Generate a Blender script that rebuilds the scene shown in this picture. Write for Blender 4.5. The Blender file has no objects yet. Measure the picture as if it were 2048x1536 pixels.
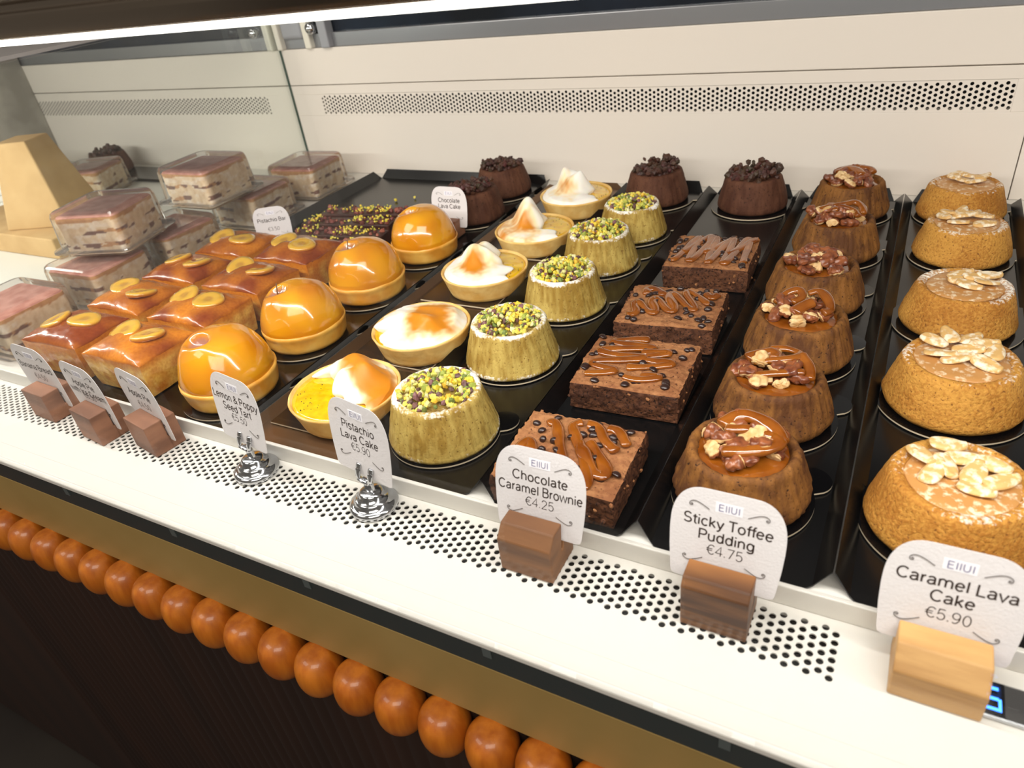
import bpy, math, random
from mathutils import Vector, Matrix, Euler, noise
PI = math.pi
S = bpy.context.scene
COL = S.collection
Z0 = 1.225                      # camera height over the shop floor

# ------------------------------------------------------------------ camera
cam_d = bpy.data.cameras.new('camera')
cam = bpy.data.objects.new('camera', cam_d); COL.objects.link(cam)
R0 = Vector((0.88098932, 0.45769424, -0.1198908))
R1 = Vector((0.16423387, -0.53346637, -0.82972337))
R2 = Vector((-0.44371732, 0.71128729, -0.54514707))
M = Matrix((( R0.x, -R1.x, -R2.x, 0), (R0.y, -R1.y, -R2.y, 0), (R0.z, -R1.z, -R2.z, Z0), (0, 0, 0, 1)))
cam.matrix_world = M
cam_d.sensor_width = 36.0
cam_d.lens = 1418.58 / 2048 * 36.0
cam_d.clip_start = 0.01
cam_d.dof.use_dof = True
cam_d.dof.focus_distance = 0.56
cam_d.dof.aperture_fstop = 11.0
S.camera = cam

# ------------------------------------------------------------------ light and exposure
S.view_settings.view_transform = 'Standard'
S.view_settings.look = 'None'
S.view_settings.gamma = 1.0
S.view_settings.use_curve_mapping = False
S.view_settings.exposure = -0.32
W = bpy.data.worlds.new('shop_ambience'); S.world = W
W.use_nodes = True
W.node_tree.nodes['Background'].inputs['Color'].default_value = (1.0, 0.90, 0.78, 1)
W.node_tree.nodes['Background'].inputs['Strength'].default_value = 0.20

def area(name, loc, target, sx, sy, power, color):
    l = bpy.data.lights.new(name, 'AREA'); l.shape = 'RECTANGLE'; l.size = sx; l.size_y = sy
    l.energy = power; l.color = color
    o = bpy.data.objects.new(name, l); COL.objects.link(o); o.location = loc
    d = Vector(target) - Vector(loc)
    o.rotation_euler = d.to_track_quat('-Z', 'Y').to_euler()
    return o
area('led_strip_light', (-0.27, 0.247, Z0 - 0.0265), (-0.27, 0.43, Z0 - 0.33), 1.22, 0.016, 4.1, (1.0, 0.972, 0.93))
area('led_strip_light', (-1.32, 0.300, Z0 - 0.072), (-1.32, 0.62, Z0 - 0.33), 0.80, 0.02, 3.6, (1.0, 0.975, 0.92))
area('shop_fill_light', (0.5, -1.2, 2.75), (-0.2, 0.4, 0.9), 1.6, 1.0, 42.0, (1.0, 0.92, 0.82))  # both shop lamps unseen, added as front fill on cards and blocks
area('shop_fill_light', (-1.6, -1.0, 2.75), (-0.8, 0.4, 0.9), 1.2, 0.8, 20.0, (1.0, 0.92, 0.82))

# ------------------------------------------------------------------ materials
def lin(c):
    return tuple((x / 12.92 if x <= 0.04045 else ((x + 0.055) / 1.055) ** 2.4) for x in [v / 255 for v in c]) + (1,)
def nodes(name):
    m = bpy.data.materials.new(name); m.use_nodes = True
    nt = m.node_tree; b = nt.nodes['Principled BSDF']
    return m, nt, b
def N(nt, t, **kw):
    n = nt.nodes.new(t)
    for k, v in kw.items():
        if k in n.inputs: n.inputs[k].default_value = v
        else: setattr(n, k, v)
    return n
def coords(nt, stretch=(1, 1, 1)):
    tc = N(nt, 'ShaderNodeTexCoord'); oi = N(nt, 'ShaderNodeObjectInfo')
    mp = N(nt, 'ShaderNodeMapping'); mp.inputs['Scale'].default_value = stretch
    nt.links.new(tc.outputs['Object'], mp.inputs['Vector'])
    ml = N(nt, 'ShaderNodeMath', operation='MULTIPLY'); ml.inputs[1].default_value = 3.7
    nt.links.new(oi.outputs['Random'], ml.inputs[0])
    cb = N(nt, 'ShaderNodeCombineXYZ')
    for i in range(3): nt.links.new(ml.outputs[0], cb.inputs[i])
    nt.links.new(cb.outputs[0], mp.inputs['Location'])
    return mp.outputs[0]
def mixc(nt, a, b, fac):
    mx = N(nt, 'ShaderNodeMix', data_type='RGBA')
    for s, v in ((6, a), (7, b)):
        if isinstance(v, tuple): mx.inputs[s].default_value = v
        else: nt.links.new(v, mx.inputs[s])
    if isinstance(fac, (int, float)): mx.inputs[0].default_value = fac
    else: nt.links.new(fac, mx.inputs[0])
    return mx.outputs[2]
def ramp(nt, src, lo, hi):
    r = N(nt, 'ShaderNodeMapRange'); r.clamp = True
    r.inputs[1].default_value = lo; r.inputs[2].default_value = hi
    nt.links.new(src, r.inputs[0]); return r.outputs[0]
def simple(name, c, rough=0.5, metal=0.0, spec=0.5, coat=0.0, c2=None, scale=30, stretch=(1, 1, 1), bump=0.0, bscale=None, emit=0, lo=.35, hi=.65, sss=0.0, detail=4):
    m, nt, b = nodes(name)
    b.inputs['Base Color'].default_value = lin(c)
    b.inputs['Roughness'].default_value = rough
    b.inputs['Metallic'].default_value = metal
    b.inputs['Specular IOR Level'].default_value = spec
    b.inputs['Coat Weight'].default_value = coat; b.inputs['Coat Roughness'].default_value = 0.06
    if sss:
        b.inputs['Subsurface Weight'].default_value = sss; b.inputs['Subsurface Scale'].default_value = 0.004
    v = None
    if c2 or bump: v = coords(nt, stretch)
    if c2:
        n = N(nt, 'ShaderNodeTexNoise', Scale=scale, Detail=detail); nt.links.new(v, n.inputs['Vector'])
        nt.links.new(mixc(nt, lin(c), lin(c2), ramp(nt, n.outputs[0], lo, hi)), b.inputs['Base Color'])
    if bump:
        n2 = N(nt, 'ShaderNodeTexNoise', Scale=bscale or scale, Detail=5); nt.links.new(v, n2.inputs['Vector'])
        bp = N(nt, 'ShaderNodeBump', Strength=bump, Distance=0.001); nt.links.new(n2.outputs[0], bp.inputs['Height'])
        nt.links.new(bp.outputs[0], b.inputs['Normal'])
    if emit:
        b.inputs['Emission Color'].default_value = lin(c); b.inputs['Emission Strength'].default_value = emit
    return m
def vcol(name, rough=0.5, coat=0.0, bump=0.0, bscale=300, sss=0.0, mul=None, spec=.5, mscale=400):
    """base colour read from the mesh's own 'tint' colours"""
    m, nt, b = nodes(name)
    a = N(nt, 'ShaderNodeVertexColor'); a.layer_name = 'tint'
    out = a.outputs[0]
    v = coords(nt)
    if mul:
        n = N(nt, 'ShaderNodeTexNoise', Scale=mscale, Detail=4); nt.links.new(v, n.inputs['Vector'])
        mx = N(nt, 'ShaderNodeMix', data_type='RGBA', blend_type='MULTIPLY'); mx.inputs[0].default_value = 1
        nt.links.new(out, mx.inputs[6])
        nt.links.new(mixc(nt, mul + (1,), (1, 1, 1, 1), ramp(nt, n.outputs[0], .35, .6)), mx.inputs[7])
        out = mx.outputs[2]
    nt.links.new(out, b.inputs['Base Color'])
    b.inputs['Roughness'].default_value = rough; b.inputs['Specular IOR Level'].default_value = spec
    b.inputs['Coat Weight'].default_value = coat; b.inputs['Coat Roughness'].default_value = 0.05
    if sss:
        b.inputs['Subsurface Weight'].default_value = sss; b.inputs['Subsurface Scale'].default_value = 0.004
    if bump:
        n2 = N(nt, 'ShaderNodeTexNoise', Scale=bscale, Detail=5); nt.links.new(v, n2.inputs['Vector'])
        bp = N(nt, 'ShaderNodeBump', Strength=bump, Distance=0.001); nt.links.new(n2.outputs[0], bp.inputs['Height'])
        nt.links.new(bp.outputs[0], b.inputs['Normal'])
    return m
def sponge(name, c1, c2, cdark, scale=260, bump=.6, rough=.75, pcol=(250, 246, 236), pore=.30, stretch=(1, 1, 1)):
    """cake crumb: two browns, open pores, dusting of sugar where 'powder' is set on the mesh"""
    m, nt, b = nodes(name); v = coords(nt, stretch); v1 = coords(nt)
    n1 = N(nt, 'ShaderNodeTexNoise', Scale=scale, Detail=5); nt.links.new(v, n1.inputs['Vector'])
    n3 = N(nt, 'ShaderNodeTexNoise', Scale=28, Detail=3); nt.links.new(v1, n3.inputs['Vector'])
    ad = N(nt, 'ShaderNodeMath', operation='ADD'); nt.links.new(n1.outputs[0], ad.inputs[0]); nt.links.new(n3.outputs[0], ad.inputs[1])
    c = mixc(nt, lin(c1), lin(c2), ramp(nt, ad.outputs[0], .82, 1.18))
    n2 = N(nt, 'ShaderNodeTexNoise', Scale=520, Detail=3); nt.links.new(v1, n2.inputs['Vector'])
    c = mixc(nt, lin(cdark), c, ramp(nt, n2.outputs[0], pore, pore + .09))
    at = N(nt, 'ShaderNodeAttribute'); at.attribute_name = 'powder'
    n4 = N(nt, 'ShaderNodeTexNoise', Scale=420, Detail=5); nt.links.new(v1, n4.inputs['Vector'])
    s1 = N(nt, 'ShaderNodeMath', operation='ADD'); nt.links.new(at.outputs['Fac'], s1.inputs[0]); nt.links.new(n4.outputs[0], s1.inputs[1])
    c = mixc(nt, c, lin(pcol), ramp(nt, s1.outputs[0], .95, 1.25))
    nt.links.new(c, b.inputs['Base Color'])
    b.inputs['Roughness'].default_value = rough; b.inputs['Specular IOR Level'].default_value = .25
    bp = N(nt, 'ShaderNodeBump', Strength=bump, Distance=0.0012); nt.links.new(n1.outputs[0], bp.inputs['Height'])
    bp2 = N(nt, 'ShaderNodeBump', Strength=.5, Distance=0.0008); nt.links.new(n2.outputs[0], bp2.inputs['Height']); nt.links.new(bp.outputs[0], bp2.inputs['Normal'])
    nt.links.new(bp2.outputs[0], b.inputs['Normal'])
    return m
def clear(name, tint, gloss_col=(1, 1, 1, 1), blend=.08, rough=.02, milk=0.0, milkcol=(1, 1, 1, 1)):
    m = bpy.data.materials.new(name); m.use_nodes = True; nt = m.node_tree
    nt.nodes.remove(nt.nodes['Principled BSDF']); out = nt.nodes['Material Output']
    tr = N(nt, 'ShaderNodeBsdfTransparent'); tr.inputs[0].default_value = tint
    gl = N(nt, 'ShaderNodeBsdfGlossy'); gl.inputs[0].default_value = gloss_col; gl.inputs['Roughness'].default_value = rough
    lw = N(nt, 'ShaderNodeFresnel'); lw.inputs[0].default_value = 1.45
    sc = N(nt, 'ShaderNodeMath', operation='MULTIPLY'); nt.links.new(lw.outputs[0], sc.inputs[0]); sc.inputs[1].default_value = blend
    mx = N(nt, 'ShaderNodeMixShader'); nt.links.new(sc.outputs[0], mx.inputs[0]); nt.links.new(tr.outputs[0], mx.inputs[1]); nt.links.new(gl.outputs[0], mx.inputs[2])
    last = mx.outputs[0]
    if milk:
        df = N(nt, 'ShaderNodeBsdfDiffuse'); df.inputs[0].default_value = milkcol
        m2 = N(nt, 'ShaderNodeMixShader'); m2.inputs[0].default_value = milk
        nt.links.new(last, m2.inputs[1]); nt.links.new(df.outputs[0], m2.inputs[2]); last = m2.outputs[0]
    nt.links.new(last, out.inputs[0])
    return m

MAT = dict(
 white=simple('white_enamel', (222, 219, 212), rough=.38, spec=.4),
 white_in=simple('white_enamel_back', (232, 224, 214), rough=.45, spec=.3),
 dark=simple('black_cavity', (14, 15, 17), rough=.8),
 gasket=simple('dark_gasket', (52, 58, 58), rough=.25, spec=.6),
 segment=simple('grey_segment', (84, 92, 92), rough=.3),
 bronze=simple('bronze_strip', (178, 150, 92), rough=.5, metal=.25, c2=(166, 138, 80), scale=8),
 panel=simple('dark_brown_wood', (46, 22, 8), rough=.7, c2=(34, 16, 6), scale=14, stretch=(1, 1, .1)),
 bead=simple('varnished_orange_wood', (200, 116, 32), rough=.42, coat=.35, c2=(172, 90, 20), scale=40, stretch=(3, 3, .4), bump=.15, bscale=120),
 steel=simple('brushed_steel', (176, 164, 150), rough=.22, metal=1.0, c2=(150, 136, 120), scale=6, stretch=(.1, 4, 4)),
 chrome=simple('chrome', (200, 202, 206), rough=.14, metal=1.0),
 alu=simple('aluminium_channel', (150, 152, 156), rough=.25, metal=.6),
 led=simple('led_diffuser', (255, 250, 240), emit=9),
 darkglass=simple('dark_door_glass', (20, 24, 30), rough=.08, spec=.6, c2=(34, 44, 58), scale=5),
 glass=clear('front_glass', (.99, .993, .99, 1), blend=.16),
 divider=clear('divider_glass', (.965, .985, .968, 1), blend=.22),
 glassedge=simple('green_glass_edge', (34, 66, 54), rough=.2),
 cream=simple('cream_post', (226, 222, 208), rough=.4),
 grey=simple('grey_post', (150, 152, 158), rough=.4),
 marble=simple('grey_marble', (198, 192, 182), rough=.4, c2=(150, 145, 136), scale=9, lo=.38, hi=.62, detail=7),
 canopy=simple('grey_canopy', (170, 164, 162), rough=.35),
 kraft=simple('kraft_paper', (205, 170, 120), rough=.8, c2=(190, 154, 104), scale=20),
 paperwhite=simple('white_paper', (238, 234, 226), rough=.8),
 tray=simple('black_tray', (13, 13, 14), rough=.22, spec=.45),
 bronzetray=simple('bronze_tray', (120, 92, 66), rough=.3, metal=.6, c2=(104, 78, 56), scale=5),
 tartcard=simple('dark_brown_card', (38, 28, 22), rough=.22, spec=.6),
 cardedge=simple('card_edge', (200, 184, 158), rough=.7),
 board=simple('black_foil_board', (9, 9, 11), rough=.14, spec=.5),
 card=simple('white_card', (222, 218, 219), rough=.75, bump=.25, bscale=700, spec=.2),
 ink=simple('brown_ink', (52, 38, 32), rough=.7),
 inkblue=simple('blue_ink', (92, 90, 140), rough=.7),
 patch=simple('white_sticker', (242, 240, 246), rough=.6),
 woodA=simple('walnut_block', (142, 96, 58), rough=.5, c2=(96, 62, 38), scale=22, stretch=(.5, 1, 5), lo=.3, hi=.7),
 woodB=simple('acacia_block', (150, 98, 50), rough=.45, c2=(74, 44, 25), scale=11, stretch=(.35, 1, 7), lo=.42, hi=.58),
 woodR=simple('red_brown_block', (150, 104, 78), rough=.55, c2=(114, 76, 56), scale=26, stretch=(.5, 1, 3)),
 woodL=simple('pale_oak_block', (200, 156, 98), rough=.5, c2=(166, 120, 68), scale=60, stretch=(.25, 1, 3), lo=.4, hi=.7),
 blue=simple('blue_led_digits', (60, 130, 255), emit=5),
 black=simple('black_display', (16, 18, 24), rough=.15),
 pist=sponge('pistachio_sponge', (190, 164, 88), (150, 118, 48), (124, 92, 40), scale=230, stretch=(1.0, 1.0, .07), bump=.55),
 toffee=sponge('toffee_sponge', (134, 88, 40), (88, 53, 27), (52, 30, 16), scale=190, stretch=(1, 1, .22), bump=.8),
 choc=sponge('chocolate_sponge', (98, 62, 44), (74, 42, 28), (44, 24, 16), scale=120, stretch=(1, 1, .2)),
 caramel=sponge('caramel_sponge', (200, 146, 66), (168, 110, 42), (132, 84, 36), scale=480, bump=.9, pore=.31),
 brownie=sponge('brownie_crumb', (100, 62, 40), (64, 37, 24), (38, 21, 14), scale=240, bump=1.0, pore=.36),
 crust=sponge('brownie_crust', (164, 114, 74), (134, 86, 54), (84, 48, 30), scale=220, bump=.7, pore=.3),
 rocky=simple('dark_chocolate', (48, 24, 18), rough=.4, c2=(70, 36, 26), scale=90, bump=.5, bscale=140),
 sauce=simple('caramel_sauce', (146, 82, 22), rough=.12, coat=.8, c2=(118, 60, 12), scale=60, spec=.5, sss=.05),
 fudge=simple('caramel_fudge', (188, 136, 78), rough=.35, c2=(226, 204, 172), scale=240, lo=.52, hi=.66, bump=.2, bscale=120),
 chip=simple('chocolate_chip', (46, 28, 24), rough=.3, coat=.2),
 pecan=simple('pecan', (150, 86, 48), rough=.4, coat=.4, c2=(96, 46, 28), scale=160, stretch=(1, 1, 1), bump=.5, bscale=260),
 pecanpale=simple('pecan_flesh', (226, 196, 146), rough=.5, c2=(196, 150, 90), scale=200),
 nut=simple('peanut_half', (212, 170, 106), rough=.5, c2=(240, 226, 200), scale=260, lo=.46, hi=.62, bump=.2, bscale=300),
 shell=simple('shortcrust', (240, 204, 128), rough=.65, c2=(222, 172, 88), scale=60, bump=.35, bscale=260),
 pieshell=simple('golden_pie_crust', (238, 186, 88), rough=.4, coat=.3, c2=(222, 150, 48), scale=50, bump=.3, bscale=240),
 curd=simple('lemon_curd', (240, 198, 22), rough=.12, coat=.7, c2=(226, 172, 10), scale=120, bump=.5, bscale=130, sss=.1),
 seed=simple('poppy_seed', (40, 34, 30), rough=.6),
 meringue=vcol('meringue', rough=.5, bump=.12, bscale=60, sss=.2),
 dome=vcol('glazed_apple', rough=.16, coat=.8, bump=.1, bscale=90, sss=.06),
 loaf=vcol('glazed_loaf', rough=.25, coat=.55, bump=.45, bscale=110, mul=(.84, .74, .6)),
 banana=vcol('glazed_banana', rough=.12, coat=.9, bump=.15, bscale=160, sss=.2),
 crumbs=vcol('chopped_nuts', rough=.55, bump=.2, bscale=500),
 lid=clear('clear_plastic', (.97, .96, .955, 1), blend=.9, rough=.08, milk=.05, milkcol=(.9, .86, .86, 1)),
 layers=vcol('cream_layers', rough=.7, mul=(.8, .7, .6), mscale=120),
 cocoa=simple('cocoa_dust', (180, 116, 98), rough=.85, c2=(210, 156, 138), scale=70),
 floor=simple('shop_floor', (46, 40, 34), rough=.5, c2=(38, 32, 28), scale=4),
 roomwall=simple('dark_room_wall', (26, 24, 26), rough=.7),
)

# ------------------------------------------------------------------ mesh helpers
class MB:
    def __init__(s): s.v = []; s.f = []; s.m = []; s.c = []; s.p = []; s.sm = []
    def add(s, vs, fs, mi=0, cols=None, pw=None, smooth=True):
        o = len(s.v); s.v += [tuple(v) for v in vs]
        s.c += list(cols) if cols else [(1, 1, 1)] * len(vs)
        s.p += list(pw) if pw else [0.0] * len(vs)
        for f in fs: s.f.append(tuple(i + o for i in f)); s.m.append(mi); s.sm.append(smooth)
    def box(s, x0, x1, y0, y1, z0, z1, mi=0):
        vs = [(x, y, z) for x in (x0, x1) for y in (y0, y1) for z in (z0, z1)]
        s.add(vs, [(0, 1, 3, 2), (4, 6, 7, 5), (0, 4, 5, 1), (2, 3, 7, 6), (0, 2, 6, 4), (1, 5, 7, 3)], mi, smooth=False)
    def mesh(s, name, mats):
        me = bpy.data.meshes.new(name); me.from_pydata(s.v, [], s.f)
        for m in (mats if isinstance(mats, (list, tuple)) else [mats]): me.materials.append(m)
        me.polygons.foreach_set('material_index', s.m); me.polygons.foreach_set('use_smooth', s.sm)
        ca = me.color_attributes.new('tint', 'FLOAT_COLOR', 'POINT')
        ca.data.foreach_set('color', [x for c in s.c for x in (c[0], c[1], c[2], 1.0)])
        pa = me.attributes.new('powder', 'FLOAT', 'POINT'); pa.data.foreach_set('value', s.p)
        me.update(); return me
    def obj(s, name, mats, parent=None, loc=None, rot=None, bevel=0, seg=2):
        return put(name, s.mesh(name, mats), parent, loc, rot, bevel, seg)
def put(name, me, parent=None, loc=None, rot=None, bevel=0, seg=2):
    o = bpy.data.objects.new(name, me); COL.objects.link(o)
    if parent: o.parent = parent
    if loc: o.location = loc
    if rot: o.rotation_euler = rot
    if bevel:
        b = o.modifiers.new('bevel', 'BEVEL'); b.width = bevel; b.segments = seg; b.limit_method = 'ANGLE'
    return o
def thing(name, label, cat, loc, rz=0, group=None, rot=None):
    o = bpy.data.objects.new(name, None); COL.objects.link(o); o.empty_display_size = .02
    o.location = loc; o.rotation_euler = rot or (0, 0, rz)
    return tag(o, label, cat, group)
def tag(o, label, cat, group=None):
    o['label'] = label; o['category'] = cat
    if group: o['group'] = group
    return o
def struct(o): o['kind'] = 'structure'; return o
def nz(x, y, z, s=1.0): return noise.noise(Vector((x * s, y * s, z * s)))
def lathe(mb, prof, n=96, fn=None, mi=0, col=None, pw=None, close=True):
    """prof: list of (r, z); fn(th, r, z, k) -> (r, z)"""
    vs = []; fs = []; cs = []; ps = []
    for k, (r, z) in enumerate(prof):
        for i in range(n):
            th = 2 * PI * i / n; rr, zz = fn(th, r, z, k) if fn else (r, z)
            p = (rr * math.cos(th), rr * math.sin(th), zz); vs.append(p)
            cs.append(col(p, th, k) if col else (1, 1, 1)); ps.append(pw(p, th, k) if pw else 0)
    for k in range(len(prof) - 1):
        for i in range(n):
            j = (i + 1) % n; fs.append((k * n + i, k * n + j, (k + 1) * n + j, (k + 1) * n + i))
    if close:
        fs.append(tuple(reversed(range(n)))); fs.append(tuple((len(prof) - 1) * n + i for i in range(n)))
    mb.add(vs, fs, mi, cs, ps)
def dense(prof, step):
    out = [prof[0]]
    for a, b in zip(prof, prof[1:]):
        d = math.hypot(b[0] - a[0], b[1] - a[1]); k = max(1, int(d / step))
        out += [(a[0] + (b[0] - a[0]) * t / k, a[1] + (b[1] - a[1]) * t / k) for t in range(1, k + 1)]
    return out
def smoothpoly(pts, it=2):
    for _ in range(it):
        o = [pts[0]]
        for a, b in zip(pts, pts[1:]):
            a = Vector(a); b = Vector(b); o += [a * .75 + b * .25, a * .25 + b * .75]
        o.append(pts[-1]); pts = o
    return [Vector(p) for p in pts]
def tube(mb, pts, rad, n=8, flat=1.0, mi=0):
    pts = [Vector(p) for p in pts]; L = len(pts); vs = []; fs = []
    for i, p in enumerate(pts):
        t = (pts[min(i + 1, L - 1)] - pts[max(i - 1, 0)]).normalized()
        up = Vector((0, 0, 1)) if abs(t.z) < .9 else Vector((0, 1, 0))
        s = t.cross(up).normalized(); u = s.cross(t)
        r = rad(i / (L - 1)) if callable(rad) else rad
        for k in range(n):
            a = 2 * PI * k / n; vs.append(p + s * (r * math.cos(a)) + u * (r * flat * math.sin(a)))
    for i in range(L - 1):
        for k in range(n):
            j = (k + 1) % n; fs.append((i * n + k, i * n + j, (i + 1) * n + j, (i + 1) * n + k))
    fs.append(tuple(reversed(range(n)))); fs.append(tuple((L - 1) * n + k for k in range(n)))
    mb.add(vs, fs, mi)
ICO = None
def ico():
    global ICO
    if ICO is None:
        t = (1 + 5 ** .5) / 2
        v = [Vector(p).normalized() for p in ((-1, t, 0), (1, t, 0), (-1, -t, 0), (1, -t, 0), (0, -1, t), (0, 1, t), (0, -1, -t), (0, 1, -t), (t, 0, -1), (t, 0, 1), (-t, 0, -1), (-t, 0, 1))]
        f = [(0, 11, 5), (0, 5, 1), (0, 1, 7), (0, 7, 10), (0, 10, 11), (1, 5, 9), (5, 11, 4), (11, 10, 2), (10, 7, 6), (7, 1, 8), (3, 9, 4), (3, 4, 2), (3, 2, 6), (3, 6, 8), (3, 8, 9), (4, 9, 5), (2, 4, 11), (6, 2, 10), (8, 6, 7), (9, 8, 1)]
        ICO = (v, f)
    return ICO
def lump(mb, p, s, rnd, col=(1, 1, 1), mi=0, jit=.28):
    v, f = ico(); q = Euler((rnd.random() * 6, rnd.random() * 6, rnd.random() * 6)).to_matrix()
    sc = Vector(s) if hasattr(s, '__len__') else Vector((s * rnd.uniform(.7, 1.2), s * rnd.uniform(.7, 1.2), s * rnd.uniform(.6, 1)))
    vs = [Vector(p) + q @ Vector((a.x * sc.x, a.y * sc.y, a.z * sc.z)) * rnd.uniform(1 - jit, 1 + jit) for a in v]
    mb.add(vs, f, mi, [col] * len(vs), smooth=False)
def grid_solid(mb, nx, ny, fn, bottom, mi=0, col=None):
    """top sheet z=fn(u,v)->Vector, skirted down to 'bottom' (function u,v -> Vector)"""
    vs = []; fs = []; cs = []
    for a in range(nx + 1):
        for b in range(ny + 1):
            p = fn(a / nx, b / ny); vs.append(p); cs.append(col(a / nx, b / ny, p) if col else (1, 1, 1))
    for a in range(nx):
        for b in range(ny):
            i = a * (ny + 1) + b; fs.append((i, i + ny + 1, i + ny + 2, i + 1))
    ring = [(a, 0) for a in range(nx + 1)] + [(nx, b) for b in range(1, ny + 1)] + [(a, ny) for a in range(nx - 1, -1, -1)] + [(0, b) for b in range(ny - 1, 0, -1)]
    o = len(vs)
    for a, b in ring: vs.append(bottom(a / nx, b / ny, vs[a * (ny + 1) + b])); cs.append(cs[a * (ny + 1) + b])
    n = len(ring)
    for k in range(n):
        j = (k + 1) % n; a0, b0 = ring[k]; a1, b1 = ring[j]
        fs.append((a0 * (ny + 1) + b0, o + k, o + j, a1 * (ny + 1) + b1))
    fs.append(tuple(o + k for k in reversed(range(n))))
    mb.add(vs, fs, mi, cs)

# ------------------------------------------------------------------ the room
m = MB(); m.box(-3, 3, -3, 3, -.05, 0); struct(m.obj('floor', MAT['floor']))
m = MB(); m.box(-3, 3, 2.4, 2.5, 0, 3); struct(m.obj('wall_back', MAT['roomwall']))

# ------------------------------------------------------------------ the display case
ZD = Z0 - .325                   # deck and shelf level
ZF = Z0 - .322                   # tray floor level
CASE = thing('display_case', 'white refrigerated display case with perforated deck, glass front and wooden bead trim', 'display case', (0, 0, 0))
XL, XR = -.9165, .36
def perforated(name, u0, ncol, du, v0, nrow, dv, rad, place, thick, mat, parent, du_pad, v_lo, v_hi):
    """hex-staggered punched sheet: columns along u, rows along v; real holes"""
    mb = MB(); K = 10
    def emit(quads): pass
    vs = []; fs = []
    def V(u, v, d): vs.append(place(u, v, d)); return len(vs) - 1
    for c in range(ncol):
        uc = u0 + c * du; ua, ub = uc - du / 2, uc + du / 2; off = dv / 2 if c % 2 else 0
        lo = v0 + off - dv / 2
        # pads at both ends of the column
        for a, b in ((v_lo, lo), (lo + nrow * dv, v_hi)):
            if b - a > 1e-6:
                i = [V(ua, a, 0), V(ub, a, 0), V(ub, b, 0), V(ua, b, 0)]; fs.append(tuple(i))
        for r in range(nrow):
            va = lo + r * dv; vb = va + dv; vc = (va + vb) / 2
            ring = []; rb = []; out = []
            for k in range(K):
                t = 2 * PI * (k + .5) / K; cx, cy = math.cos(t), math.sin(t)
                ring.append(V(uc + rad * cx, vc + rad * cy, 0)); rb.append(V(uc + rad * cx, vc + rad * cy, thick))
                s = min((abs(du) / 2) / abs(cx) if abs(cx) > 1e-6 else 9, (dv / 2) / abs(cy) if abs(cy) > 1e-6 else 9)
                out.append(V(uc + s * cx, vc + s * cy, 0))
            cor = {}
            for sx in (-1, 1):
                for sy in (-1, 1): cor[(sx, sy)] = V(uc + sx * du / 2, vc + sy * dv / 2, 0)
            for k in range(K):
                j = (k + 1) % K
                pa = [0, 0]; A = Vector(place(0, 0, 0))
                f = [ring[k], out[k]]
                t0 = 2 * PI * (k + .5) / K; t1 = 2 * PI * (j + .5) / K + (2 * PI if j == 0 else 0)
                for sx, sy in ((1, 1), (-1, 1), (-1, -1), (1, -1)):
                    tc = math.atan2(sy * dv, sx * du) % (2 * PI)
                    if t0 < tc < t1 or t0 < tc + 2 * PI < t1: f.append(cor[(sx, sy)])
                f += [out[j], ring[j]]; fs.append(tuple(f)); fs.append((ring[k], ring[j], rb[j], rb[k]))
    mb.add(vs, fs, 0, smooth=False)
    return mb.obj(name, mat, parent)
# deck with the opening for the grille
GX0, GX1, GY0, GY1 = -.8950, .0087, .2362, .2722
m = MB()
m.box(XL, XR, .1915, GY0, ZD - .004, ZD); m.box(XL, XR, GY1, .92, ZD - .004, ZD)
m.box(GX1, XR, GY0, GY1, ZD - .004, ZD); m.box(XL, GX0, GY0, GY1, ZD - .004, ZD)
m.obj('deck', MAT['white'], CASE)
perforated('front_grille', GX1 - .0026, 174, -.0051975, .2393, 6, .0054, .00190, lambda u, v, d: (u, v, ZD - d), .0008, MAT['white'], CASE, 0, GY0, GY1)
m = MB(); m.box(GX0 - .001, GX1 + .001, GY0 - .001, GY1 + .001, ZD - .05, ZD - .03); m.obj('grille_well', MAT['dark'], CASE)
m = MB()
m.box(XL, XR, .2755, .2785, ZD, ZD + .0145); m.box(XL, XR, .2785, .2835, ZD, ZD + .0015); m.obj('front_lip', MAT['white'], CASE, bevel=.0008)
m = MB(); m.box(XL, XR, .2085, .2088, ZD, ZD + .0002); m.obj('deck_crease', MAT['white'], CASE)
# front edge below the deck
m = MB(); m.box(XL, XR, .1912, .196, ZD - .0045, ZD + .0004); m.obj('deck_edge', MAT['white'], CASE, bevel=.001)
m = MB(); m.box(XL, XR, .1925, .22, ZD - .0245, ZD - .0045); m.obj('glass_gasket', MAT['gasket'], CASE, bevel=.001)
for x in (-.545, -.419, -.2926, -.161, -.032, .098, .226):
    m = MB(); m.box(x - .0028, x + .0028, .1919, .193, ZD - .0125, ZD - .0047); m.obj('gasket_segment', MAT['segment'], CASE)  # short paler grey segments along the dark band
m = MB(); m.box(XL, XR, .1930, .23, ZD - .081, ZD - .0245); m.obj('fascia_strip', MAT['bronze'], CASE, bevel=.001)
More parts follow.
